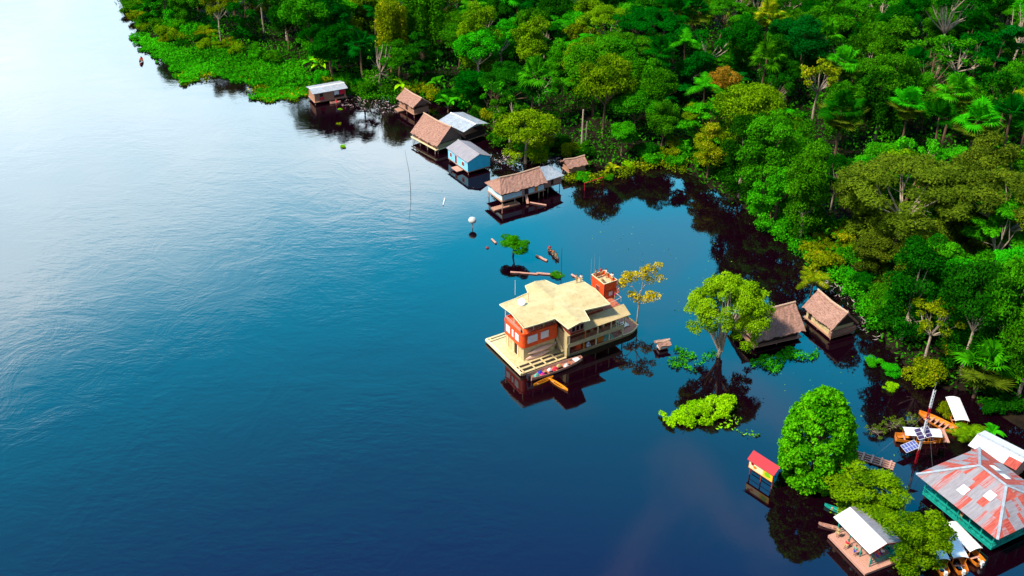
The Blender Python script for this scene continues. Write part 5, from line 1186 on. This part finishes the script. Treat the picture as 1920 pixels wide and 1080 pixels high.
    for lab, u, v, m_, sz_, nm_ in [('blue sack in the cargo boat near its stern', 2.9, -.9, 'cloth_blue', .6, 'sack'), ('magenta bundle in the cargo boat beside the blue sack', 3.0, -1.45, 'cloth_magenta', .55, 'bundle'), ('teal bundle at the stern of the cargo boat', 2.1, -1.2, 'cloth_teal', .6, 'bundle'),
        ('white sack in the middle of the cargo boat, left of the red one', 4.5, -1.0, 'cloth_white', .55, 'sack'), ('cream sack near the bow of the cargo boat', 7.2, -1.45, 'cloth_white', .6, 'sack'), ('red bundle in the middle of the cargo boat', 5.4, -1.2, 'cloth_red', .6, 'bundle'), ('khaki bundle in the cargo boat', 6.2, -.9, 'cloth_khaki', .6, 'bundle')]:
        tarp(lab, u, v, .25, sz_ * 1.5, sz_ * .9, sz_ * .9, m_, nm_)
    p = T(2.35, -2.65, 0); boat('canoe', 'orange canoe with pale tip beside the cargo boat stern', 'canoe', p, -.12, 31 + 185, 3.7, .62,   .36, 'amber', 2, stern=.1, sheer=.18)
    p = T(3.85, -4.6, 0); boat('canoe', 'orange canoe pointing away from the cargo boat', 'canoe', p, -.12, 31 - 78, 3.7, .6,   .36, 'amber', 2, stern=.1, sheer=.18)
    return t
HB = houseboat()

# ---- red roofed signboard
qs = q_(1380, 820, 9.82)
a_ = Vector((*G(*qs(240, 740), 0), 0)); b_ = Vector((*G(*qs(660, 890), 0), 0)); c_ = (a_ + b_) / 2; ang = math.atan2(b_.y - a_.y, b_.x - a_.x); Ls = 4.2
t = thing('signboard', 'billboard standing in the water with small red roof and yellow-white panel', 'sign', (c_.x, c_.y, 0), R(-50)); t.scale = (.9, .9, .9)
for u in (-2.0, 0, 2.0): MB().bar((u, 0, -1.0), (u, 0, 3.4), .14).build('post', 'maroon', t)
b = MB(); slope(b, (-2.4, -.62, 3.05), (2.4, -.62, 3.05), (2.4, .65, 4.05), (-2.4, .65, 4.05), 1, 1, 0, .06); slope(b, (2.4, 1.2, 3.5), (-2.4, 1.2, 3.5), (-2.4, .66, 4.05), (2.4, .66, 4.05), 1, 1, 0, .06); b.build('roof', 'signred', t)
b = MB(); b.box(-2.1, 2.1, -.34, -.275, 1.6, 2.95); pn = b.build('panel', 'signcream', t)
b = MB(); b.box(-2.17, 2.17, -.37, -.07, 1.53, 1.6); b.box(-2.17, 2.17, -.37, -.26, 2.95, 3.02); b.box(-2.17, -2.1, -.37, -.26, 1.6, 2.95); b.box(2.1, 2.17, -.37, -.26, 1.6, 2.95); b.build('frame', 'orange', pn)
def blob(x, z, rx, rz_, m, nm_='emblem'):
    mb = MB(); V = [(x + rx * math.cos(a) * (1 + .15 * math.sin(3 * a)), -.347, z + rz_ * math.sin(a)) for a in np.linspace(0, 2 * math.pi, 19)[:-1]]; mb.add(V + [(p[0], -.341, p[2]) for p in V], [tuple(range(17, -1, -1))] + [(i, (i + 1) % 18, (i + 1) % 18 + 18, i + 18) for i in range(18)]); mb.build(nm_, m, pn)
b = MB(); b.box(.35, 2.08, -.344, -.3405, 1.63, 2.92); b.build('colour_field', 'yellow', pn)
blob(-1.55, 2.5, .28, .25, 'signred'); blob(-1.05, 2.15, .32, .25, 'orange')
mb = MB(); V = [(1.2 + .55 * math.cos(a), -.352, 2.25 + .40 * math.sin(a)) for a in np.linspace(0, 2 * math.pi, 19)[:-1]]; mb.add(V, [tuple(range(17, -1, -1))]); mb.build('emblem', 'green', pn)
b = MB(); b.bar((-2, .6, .3), (2.2, .6, .3), .1); b.bar((-2, .1, .9), (2.0, .1, .9), .06); b.build('brace', 'darkwood', t)

# ---- pavilion
q3 = q_(1600, 720, 3.0)
def pavilion():
    x, y = G(1622, 1076, .5); rr = R(-66)
    # local: +x toward the near corner, +y to the right
    L, W = 6.9, 5.0; cx = x - math.cos(rr) * L / 2 - math.sin(rr) * W / 2; cy = y - math.sin(rr) * L / 2 + math.cos(rr) * W / 2
    t = thing('pavilion', 'open pavilion with white gable roof and teal posts on a brown plank deck', 'pavilion', (cx, cy, 0), rr)
    b = MB(); n_ = 14
    for i in range(n_): y0 = -W / 2 + i * W / n_; b.box(-L / 2, L / 2, y0 + .01, y0 + W / n_ - .02, .38, .5 + .008 * (i % 2))
    b.box(-L / 2 + .02, L / 2 - .02, -W / 2 + .02, W / 2 - .02, .12, .375); b.build('deck', 'plank', t)
    b = MB(); Lr, y0, y1, yr, ze, zr = 6.9, -1.9, 3.0, .5, 3.0, 3.75
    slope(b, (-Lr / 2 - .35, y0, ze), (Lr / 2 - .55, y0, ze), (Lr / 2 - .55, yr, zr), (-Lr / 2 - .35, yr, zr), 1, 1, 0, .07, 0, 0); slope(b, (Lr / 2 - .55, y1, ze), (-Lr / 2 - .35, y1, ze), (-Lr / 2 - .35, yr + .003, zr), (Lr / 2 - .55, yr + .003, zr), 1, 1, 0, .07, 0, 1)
    rf = b.build('roof', ['tin_white', 'tin_dull'], t); b = MB(); b.bar((Lr / 2 - .5, y0, ze - .06), (Lr / 2 - .5, yr, zr - .06), .05, .16); b.bar((Lr / 2 - .5, yr, zr - .06), (Lr / 2 - .5, y1, ze - .06), .05, .16); b.build('fascia', 'maroon', rf)  # duller tin on the right slope paints its shaded side into the colour
    for u in (-3.2, -1.1, 1.0, 2.75):
        for v in (-1.3, 2.3): MB().bar((u, v, .5), (u, v, 3.05), .13).build('post', 'teal', t)
    b = MB()
    for (p, q) in (((2.75, -1.3), (2.75, 2.3)), ((-3.2, 2.3), (2.75, 2.3)), ((-3.2, -1.3), (-3.2, 2.3))):
        for z in (.9, 1.4): b.bar((*p, z), (*q, z), .07)
        n_ = 6
        for i in range(n_): 
            a = Vector(p).lerp(Vector(q), i / n_); c = Vector(p).lerp(Vector(q), (i + 1) / n_); b.bar((*a, .9), (*c, 1.4), .05); b.bar((*a, 1.4), (*c, .9), .05)
    b.build('railing', 'teal', t)
    b = MB(); b.box(-.5, 1.4, .3, 1.2, 1.15, 1.22); b.box(-.3, -.2, .4, .5, .51, 1.15); b.box(1.1, 1.2, 1.0, 1.1, .51, 1.15); b.box(1.1, 1.2, .4, .5, .51, 1.15); b.box(-.3, -.2, 1.0, 1.1, .51, 1.15); o = b.build('table', 'darkwood'); o.location = t.location; o.rotation_euler = t.rotation_euler; tag(o, 'dark wooden table under the white pavilion roof', 'table')
    for lab, u, v, s_, sh_, so in (('person in red shirt standing inside the near end of the pavilion', 2.3, .2, False, 'cloth_red', 'cloth_blue'), ('person in white shirt beside the one in red in the pavilion', 2.2, .9, False, 'cloth_white', 'cloth_blue'), ('person in teal shirt on the left deck edge of the pavilion', .6, -1.75, False, 'cloth_teal', 'cloth_blue'), ('person in red shirt sitting on the left deck edge', -.9, -1.7, True, 'cloth_red', 'cloth_khaki'), ('person standing by the far left post of the pavilion in khaki', -2.7, -1.7, False, 'cloth_khaki', 'cloth_khaki')):
        p = at_local(t, u, v, .51); person(lab, *p, -66 + 20, sh_, so, s_)
    return t
PV = pavilion()
# small landing deck and jetty planks
gx, gy = G(*q3(275, 905), .3); b = MB()
for i in range(8): b.box(-1.5 + i * .38, -1.15 + i * .38, -.8, .8, .25, .35)
b.box(-1.5, 1.55, -.75, .75, .1, .24); o = b.build('landing_deck', 'plank'); o.location = (gx, gy, 0); o.rotation_euler = (0, 0, R(30)); tag(o, 'small brown plank landing between the pavilion and the moored boats', 'deck')
p0 = Vector(G(1593, 848, .2)); p1 = Vector(G(1677, 874, .2)); d = p1 - p0; c = (p0 + p1) / 2
b = MB(); Lj = d.length
for v in (-.75, -.25, .25, .72): b.tube([(-Lj / 2, v, .12), (Lj / 2, v * .9, .12)], .13, 6)
for i in range(5): b.box(-Lj / 2 + .5 + i * Lj / 5, -Lj / 2 + .75 + i * Lj / 5, -.9, .9, .24, .30)
o = b.build('log_boom', 'plank'); o.location = (c.x, c.y, 0); o.rotation_euler = (0, 0, math.atan2(d.y, d.x)); tag(o, 'raft of long pinkish poles floating right of the egg-shaped tree', 'raft')

# ---- hip-roofed house with patchwork roof
def patch_house():
    A = Vector(G(*q3(360, 515), 3.6)); Fp = Vector(G(*q3(820, 885), 3.6)); Bk = Vector(G(*q3(700, 350), 3.6)); c = (Fp + Bk) / 2
    L, W = (Fp - A).length, (Bk - A).length; rr = math.atan2((Fp - A).y, (Fp - A).x)
    t = thing('patchwork_house', 'big hip-roofed house with patchwork of grey and red tin sheets and teal veranda', 'house', (c.x, c.y, 0), rr)
    x, y, ze, rise, hip = L / 2, W / 2, 3.6, 2.6, (L - 4.1) / 2; zr = ze + rise; mb = MB(); g = random.Random(4)
    def sheets(a, b, c_, d, seed):
        a, b, c_, d = [Vector(p) for p in (a, b, c_, d)]; wid = (b - a).length; nc = int(wid / .5); rows = 3; nrm = (b - a).cross(d - a).normalized()
        e = (b - a).normalized(); 
        for r_ in range(rows):
            t0, t1 = r_ / rows, (r_ + 1) / rows
            L0, R0, L1, R1 = [(p - a).dot(e) for p in (a.lerp(d, t0), b.lerp(c_, t0), a.lerp(d, t1), b.lerp(c_, t1))]
            up = (d - a) - e * (d - a).dot(e); k = 0
            while k < nc:
                run = g.choice([1, 1, 2, 3]); nz_ = mnoise.noise((k * .23 + seed, r_ * .9, seed * 3.3)) + g.uniform(-.35, .35)
                mi = 0 if nz_ < -.12 else (1 if nz_ < .13 else (2 if g.random() < .93 else 3))
                for j in range(run):
                    s0, s1 = (k + j) * wid / nc, (k + j + 1) * wid / nc
                    q0, q1 = min(max(s0, L0), R0), min(max(s1, L0), R0); q2, q3_ = min(max(s1, L1), R1), min(max(s0, L1), R1)
                    if q1 - q0 < .02 and q2 - q3_ < .02: continue
                    o_ = nrm * (.004 * ((k + j) % 2) + .012 * (rows - r_))
                    P4 = [a + e * q0 + up * t0 + o_, a + e * q1 + up * t0 + o_, a + e * q2 + up * t1 + o_, a + e * q3_ + up * t1 + o_]
                    mb.slab([tuple(p) for p in P4], .03, mi if g.random() > .22 else g.choice([0, 1, 2]))
                k += run
    sheets((-x, -y, ze), (x, -y, ze), (x - hip, 0, zr), (-x + hip, 0, zr), 1); sheets((x, y, ze), (-x, y, ze), (-x + hip, 0, zr), (x - hip, 0, zr), 2)
    sheets((-x, y, ze), (-x, -y, ze), (-x + hip, 0, zr), (-x + hip, 0, zr), 3); sheets((x, -y, ze), (x, y, ze), (x - hip, 0, zr), (x - hip, 0, zr), 4)
    def sl(u, v, z=.1):  # skylight sheet on the front slope
        pass
    rf = mb.build('roof', ['tin_dull', 'tin_pink', 'tin_rust', 'tin_white'], t)
    b = MB(); z_ = .06
    for p, q in (((-x, -y, ze), (-x + hip, 0, zr)), ((x, -y, ze), (x - hip, 0, zr)), ((-x, y, ze), (-x + hip, 0, zr)), ((x, y, ze), (x - hip, 0, zr)), ((-x + hip, 0, zr), (x - hip, 0, zr))): b.bar((p[0], p[1], p[2] + z_), (q[0], q[1], q[2] + z_), .34, .07)
    b.build('ridge_cap', 'tin', rf)
    wh_ = [(-.9, -3.6), (1.8, -2.2), (-1.6, 2.6), (.2, 2.3)]
    for (u, v) in wh_:
        zc = ze + rise * (1 - abs(v) / y) + .11; s_ = 1 if v < 0 else -1; dz = rise / y * .55
        b = MB(); b.slab([(u - .55, v - .55, zc - dz * s_), (u + .55, v - .55, zc - dz * s_), (u + .55, v + .55, zc + dz * s_), (u - .55, v + .55, zc + dz * s_)], .02)
        b.build('skylight_sheet', 'white', rf)
    b = MB(); fx, fy = x - .95, y - .95; b.box(-fx, fx, -fy, fy, .6, .78); b.build('floor', 'teal', t)
    b = MB(); b.box(-fx + 1.7, fx - 1.7, -fy + 1.7, fy - 1.7, .79, 3.7); b.build('inner_wall', 'darkteal', t)
    for i in range(5):
        u = -fx + 2.6 + i * 1.7; opening(t, 'window', u, u + .9, -fy + 1.64, -fy + 1.69, 1.5, 2.6, 'glass')
    n_ = 6
    for i in range(n_ + 1):
        u = -fx + .1 + (2 * fx - .2) * i / n_
        for v in (-fy + .1, fy - .1): MB().bar((u, v, .78), (u, v, 3.6), .14).build('post', 'teal', t)
    for i in range(1, 5):
        v = -fy + .1 + (2 * fy - .2) * i / 5
        for u in (-fx + .1, fx - .1): MB().bar((u, v, .78), (u, v, 3.6), .14).build('post', 'teal', t)
    b = MB(); cs_ = [(-fx, -fy), (fx, -fy), (fx, fy), (-fx, fy), (-fx, -fy)]
    for i in range(4):
        p, q = Vector(cs_[i]), Vector(cs_[i + 1]); n_ = 14
        for z in (1.0, 1.75): b.bar((*p, z), (*q, z), .08)
        for k in range(n_):
            a = p.lerp(q, k / n_); c2 = p.lerp(q, (k + 1) / n_); b.bar((*a, 1.0), (*c2, 1.75), .03); b.bar((*a, 1.75), (*c2, 1.0), .03)
    b.build('veranda_rail', 'teal', t)
    for sx_ in (-1, -.4, .2, .8):
        for sy_ in (-1, 0, 1): MB().tube([(sx_ * fx * .95, sy_ * fy * .95, -1), (sx_ * fx * .95, sy_ * fy * .95, .55)], .14, 6).build('stilt', 'darkwood', t)
    p = at_local(t, .2, -fy + .6, .79); person('person in red shirt on the left veranda of the patchwork-roofed house', *p, -60, 'cloth_red', 'cloth_khaki')
    return t
patch_house()
t = house('tin_roofed_house', 'small white tin-roofed annex behind the patchwork-roofed house at the right edge', q3(915, 485), 3.2, -48, 6.6, 4.6, .7, .8, 'tin_white', 'plank', gable='tin', inset=.4, cap='tin')
b = MB(); slope(b, (1.6, -2.36, 3.22), (3.3, -2.36, 3.22), (3.3, -.9, 3.68), (1.6, -.9, 3.68), 1, 1, 0, .03); b.build('rusty_sheet', 'tin_rust', t)

# ---- boats on the right
def mid(p, q): a, b = G(*p, .5), G(*q, .5); return ((a[0] + b[0]) / 2, (a[1] + b[1]) / 2), math.degrees(math.atan2(b[1] - a[1], b[0] - a[0])), math.dist(a, b)
def gz_mid(p, q, z): a, b = G(*p, z), G(*q, z); return ((a[0] + b[0]) / 2, (a[1] + b[1]) / 2), math.degrees(math.atan2(b[1] - a[1], b[0] - a[0])), math.dist(a, b)
c, a, L = gz_mid((1793, 807), (1727, 774), .5); boat('open_boat', 'long open orange wooden boat with bare ribs near the solar mast', 'boat', c, -.12, a, L + .6, 2.0, .6, 'orange', 6, stern=.5, sheer=.35)
c, a, L = gz_mid((1694, 807), (1763, 811), 1.7); roofed_boat('white-roofed orange boat in front of the open orange boat', c, a, L + 1.6, 1.75, 'orange', L, .1, motor=False)
c, a, L = gz_mid((1804, 789), (1788, 745), 1.7); roofed_boat('white-roofed orange boat near the fan palm on the right bank', c, a + 2, L + 1.6, 1.9, 'orange', L, .1, motor=False)
c, a, L = gz_mid((1836, 1035), (1787, 985), 1.7); roofed_boat('white-roofed orange boat nearest the teal veranda, rightmost of the three', c, a, L + 1.4, 1.8, 'orange', L + .1, .5)
c, a, L = gz_mid((1806, 1052), (1776, 992), 1.7); roofed_boat('white-roofed orange boat in the middle of the three at the pavilion tree', c, a, L + 1.2, 1.8, 'orange', L - .2, .5)
c, a, L = gz_mid((1773, 1056), (1746, 1000), 1.7); roofed_boat('white-roofed orange boat under the olive tree, leftmost of the three', c, a, L + 1.0, 1.55, 'orange', L - .2, .5)
c, a, L = gz_mid((1600, 968), (1556, 950), .3); boat('canoe', 'teal canoe poking out behind the white pavilion roof', 'canoe', c, -.1, a, L + 1.4, .85, .42, 'teal', 3, stern=.2)
p = at_local(bpy.data.objects['pavilion'], 0, 0, 0); person('person in red shirt sitting in the teal canoe', c[0] - .1, c[1], -.02, a - 90, 'cloth_red', 'cloth_khaki', True)
c, a, L = gz_mid((1580, 992), (1541, 982), .3); boat('canoe', 'narrow grey-brown canoe under the left corner of the pavilion roof', 'canoe', c, -.1, a, L + .8, .6, .36, 'plank', 3, stern=.1)
# gangplanks
c, a, L = gz_mid((1764, 803), (1775, 829), .5); b = MB(); b.box(-L / 2, L / 2, -.42, -.04, .45, .53); b.box(-L / 2 + .1, L / 2 + .1, .04, .42, .45, .53); b.box(-L / 2 + .3, -L / 2 + .5, -.4, .4, .36, .445); o = b.build('gangplank', 'plank'); o.location = (*c, 0); o.rotation_euler = (0, 0, R(a)); tag(o, 'two pinkish boards lying from the open orange boat to the water', 'gangplank')
# solar panel on a post
x, y = G(1703, 851); t = thing('solar_panel', 'tilted blue solar panel on a thin post standing in the water', 'solar panel', (x, y, 0), R(28))
MB().tube([(0, 0, -.8), (0, 0, 1.25)], .05, 6).build('post', 'metal', t)
def panel(t, L, W, m, z, tilt, cols, rows, name='panel', x=0.0):
    o = MB().box(-L / 2, L / 2, -W / 2, W / 2, 0, .05).build(name, m, t); b = MB()
    for i in range(cols + 1): u = -L / 2 + L * i / cols; b.box(u - .025, u + .025, -W / 2, W / 2, .052, .062)
    for j in range(rows + 1): v = -W / 2 + W * j / rows; b.box(-L / 2, L / 2, v - .02, v + .02, .064, .072)
    b.build('frame', 'white', o); o.location = (x, 0, z); o.rotation_euler = (R(tilt), 0, 0); return o
panel(t, 2.5, 1.25, 'solar', 1.3, 16, 5, 2)
# lattice mast
x, y = G(1716, 868); t = thing('lattice_mast', 'tall thin white and red lattice mast carrying two dark solar panels', 'mast', (x, y, 0), R(20))
zt = 12.3
for z0, z1, m_ in ((-1, 2.4, 'signred'), (2.4, 7.6, 'white'), (7.6, 9.4, 'signred'), (9.4, zt, 'white')):
    b = MB(); w_ = .13
    for sx_, sy_ in ((-1, -1), (1, -1), (0, 1)): b.bar((sx_ * w_, sy_ * w_, z0), (sx_ * w_, sy_ * w_, z1), .055)
    n_ = int((z1 - z0) / .45)
    for k in range(n_):
        za, zb = z0 + (z1 - z0) * k / n_, z0 + (z1 - z0) * (k + 1) / n_
        for (p, q) in (((-1, -1), (1, -1)), ((1, -1), (0, 1)), ((0, 1), (-1, -1))): b.bar((p[0] * w_, p[1] * w_, za), (q[0] * w_, q[1] * w_, zb), .035)
    b.build('lattice_section', m_, t)
panel(t, 1.0, 1.5, 'solar_dark', 5.2, 30, 1, 3, x=-.62); panel(t, 1.0, 1.5, 'solar_dark', 5.2, 30, 1, 3, x=.62); MB().tube([(0, 0, zt), (0, 0, zt + 1.2)], .03, 5).build('lightning_rod', 'metal', t)
for a in (20, 140, 260):
    b = MB(); b.bar((0, 0, zt * .7), (5 * math.cos(R(a)), 5 * math.sin(R(a)), 0), .015); b.build('guy_wire', 'metal', t)

# ---- small things on the water
def log(lab, p, q, r_, m='plank', z=.1):
    a, b_ = G(*p, z), G(*q, z); mb = MB(); n_ = 6; g = random.Random(len(lab)); mb.tube([(a[0] + (b_[0] - a[0]) * i / n_, a[1] + (b_[1] - a[1]) * i / n_ + g.uniform(-.08, .08), z) for i in range(n_ + 1)], [r_ * g.uniform(.85, 1.1) for i in range(n_ + 1)], 7); return tag(mb.build('floating_log', m), lab, 'log')
log('long pink log floating above the houseboat, left half of the pair', (957, 510), (1008, 514), .17); log('long pink log floating above the houseboat, right half of the pair', (1006, 512), (1052, 516), .2)
log('short dark-topped log between the small tree and the canoe', (1005, 479), (1026, 489), .22, 'plank'); log('short pale log half hidden behind the houseboat roof', (1072, 515), (1088, 524), .2)
log('short pale log left of the small round tree', (922, 448), (930, 456), .2); log('thin pale stake lying in the river below the large hut', (834, 372), (831, 384), .12, 'white')
x, y = G(886, 427); t = thing('marker_buoy', 'white ball marker on a short post in the river left of the small tree', 'buoy', (x, y, 0)); MB().tube([(0, 0, -.6), (0, 0, 1.1)], .08, 6).build('post', 'plank', t)
b = MB(); V = []; 
for j in range(9):
    for i in range(12): th = math.pi * j / 8; V.append((.78 * math.sin(th) * math.cos(i * math.pi / 6), .78 * math.sin(th) * math.sin(i * math.pi / 6), 1.6 + .62 * math.cos(th)))
b.add(V, [(j * 12 + i, j * 12 + (i + 1) % 12, (j + 1) * 12 + (i + 1) % 12, (j + 1) * 12 + i) for j in range(8) for i in range(12)]); b.build('float_ball', mat('weathered_white', (.38, .40, .36), .8, scale=5, col2=(.62, .64, .60)), t, True)
x, y = G(914, 465); b = MB(); b.tube([(0, 0, -.1), (0, 0, .1), (0, 0, .35)], [.25, .3, .1], 9); o = b.build('small_float', 'maroon'); o.location = (x, y, 0); tag(o, 'tiny dark red float in the water left of the small tree', 'float')
x, y = G(770, 352); b = MB(); b.tube([(0, 0, -1), (-.1, 0, 3.2), (-.75, .1, 8.2)], [.06, .045, .02], 5); o = b.build('leaning_pole', 'barkbrown'); o.location = (x, y, 0); tag(o, 'tall thin leaning pole standing in the river below the large thatched hut', 'pole')
x, y = G(966, 553); b = MB(); b.tube([(0, 0, -1), (0, 0, 2.9)], [.06, .05], 5); o = b.build('mooring_pole', 'white'); o.location = (x, y, 0); tag(o, 'white mooring pole beside the left end of the houseboat roof', 'pole')
x, y = G(1052, 516); b = MB(); b.tube([(0, 0, -1), (.02, 0, 5.4)], [.06, .04], 5); o = b.build('mooring_pole', 'darkwood'); o.location = (x, y, 0); tag(o, 'thin dark pole at the end of the long pink log', 'pole')
x, y = G(941, 400); b = MB(); b.tube([(0, 0, -1), (.1, 0, 1.6)], [.08, .06], 5); o = b.build('mooring_pole', 'plank'); o.location = (x, y, 0); tag(o, 'short pinkish stake in the river below the long thatched house', 'pole')
c, a, L = gz_mid((1047, 486), (1028, 464), .3); boat('canoe', 'dark canoe with three people near the small round tree', 'canoe', c, -.1, a, L + .3, .75, .38, 'darkwood', 3, stern=.15)
for lab, u, m_ in (('person in red shirt at the upper end of the dark canoe', .36, 'cloth_red'), ('person in orange top in the middle of the dark canoe', -.02, 'orange'), ('person in orange top at the lower end of the dark canoe', -.3, 'cloth_khaki')):
    person(lab, c[0] + math.cos(R(a)) * L * u, c[1] + math.sin(R(a)) * L * u, -.05, a + 90, m_, 'cloth_khaki', True)
c, a, L = gz_mid((264, 121), (266, 108), .2); boat('canoe', 'lone dark red canoe with one person, far left on the pale river', 'canoe', c, -.1, a, L * .9, 1.0, .5, 'maroon', 2, stern=.15); person('person in red shirt paddling the lone canoe on the pale river', c[0], c[1], -.05, a + 90, 'cloth_red', 'cloth_khaki', True, sc=1.15)
c, a, L = gz_mid((621, 193), (637, 192), .2); boat('canoe', 'small pale pink boat in front of the white-roofed floating house', 'canoe', c, -.1, a, L + .6, .9, .5, 'plank', 2, stern=.2); person('person in red shirt sitting in the small boat by the white-roofed house', c[0] + .2, c[1], -.05, a, 'cloth_red', 'cloth_red', True)
x, y = G(752, 200); person('person in red shirt standing by the small thatched hut', x, y, .25, 200, 'cloth_red', 'cloth_khaki'); x, y = G(759, 203); person('person in orange top standing by the small thatched hut', x, y, .25, 200, 'orange', 'cloth_khaki')
x, y = G(755, 206); b = MB(); b.box(-1.6, 1.6, -1, 1, .02, .24)
for i in range(6): b.box(-1.6 + i * .54, -1.15 + i * .54, -1.05, 1.05, .245, .29)
o = b.build('log_raft', 'wood'); o.location = (x, y, 0); o.rotation_euler = (0, 0, R(30)); tag(o, 'small dark raft left of the small thatched hut', 'raft')
# red frame at the inlet
p0 = Vector((*G(1096, 357), 0)); p1 = Vector((*G(1131, 348), 0)); b = MB(); b.tube([p0 - Vector((0, 0, .6)), p0 + Vector((0, 0, 1.6))], .09, 6); b.tube([p1 - Vector((0, 0, .6)), p1 + Vector((0, 0, 1.9))], .09, 6); b.tube([p0 + Vector((0, 0, 1.6)), p1 + Vector((0, 0, 1.9))], .08, 6)
tag(b.build('goal_frame', 'signred'), 'red wooden goal-like frame standing in the water at the inlet', 'frame')
x, y = G(1087, 313); boat('canoe', 'pink upturned little boat on the bank by the thatched shelter', 'canoe', (x, y), .45, -25, 2.4, 1.0, .4, 'pink', 1, stern=.3)
x, y = G(1094, 309); b = MB(); b.tube([(0, 0, .3), (0, 0, .9), (0, 0, 1.15)], [.35, .38, .25], 10); o = b.build('water_drum', 'blue'); o.location = (x, y, 0); tag(o, 'turquoise drum beside the thatched shelter', 'drum')
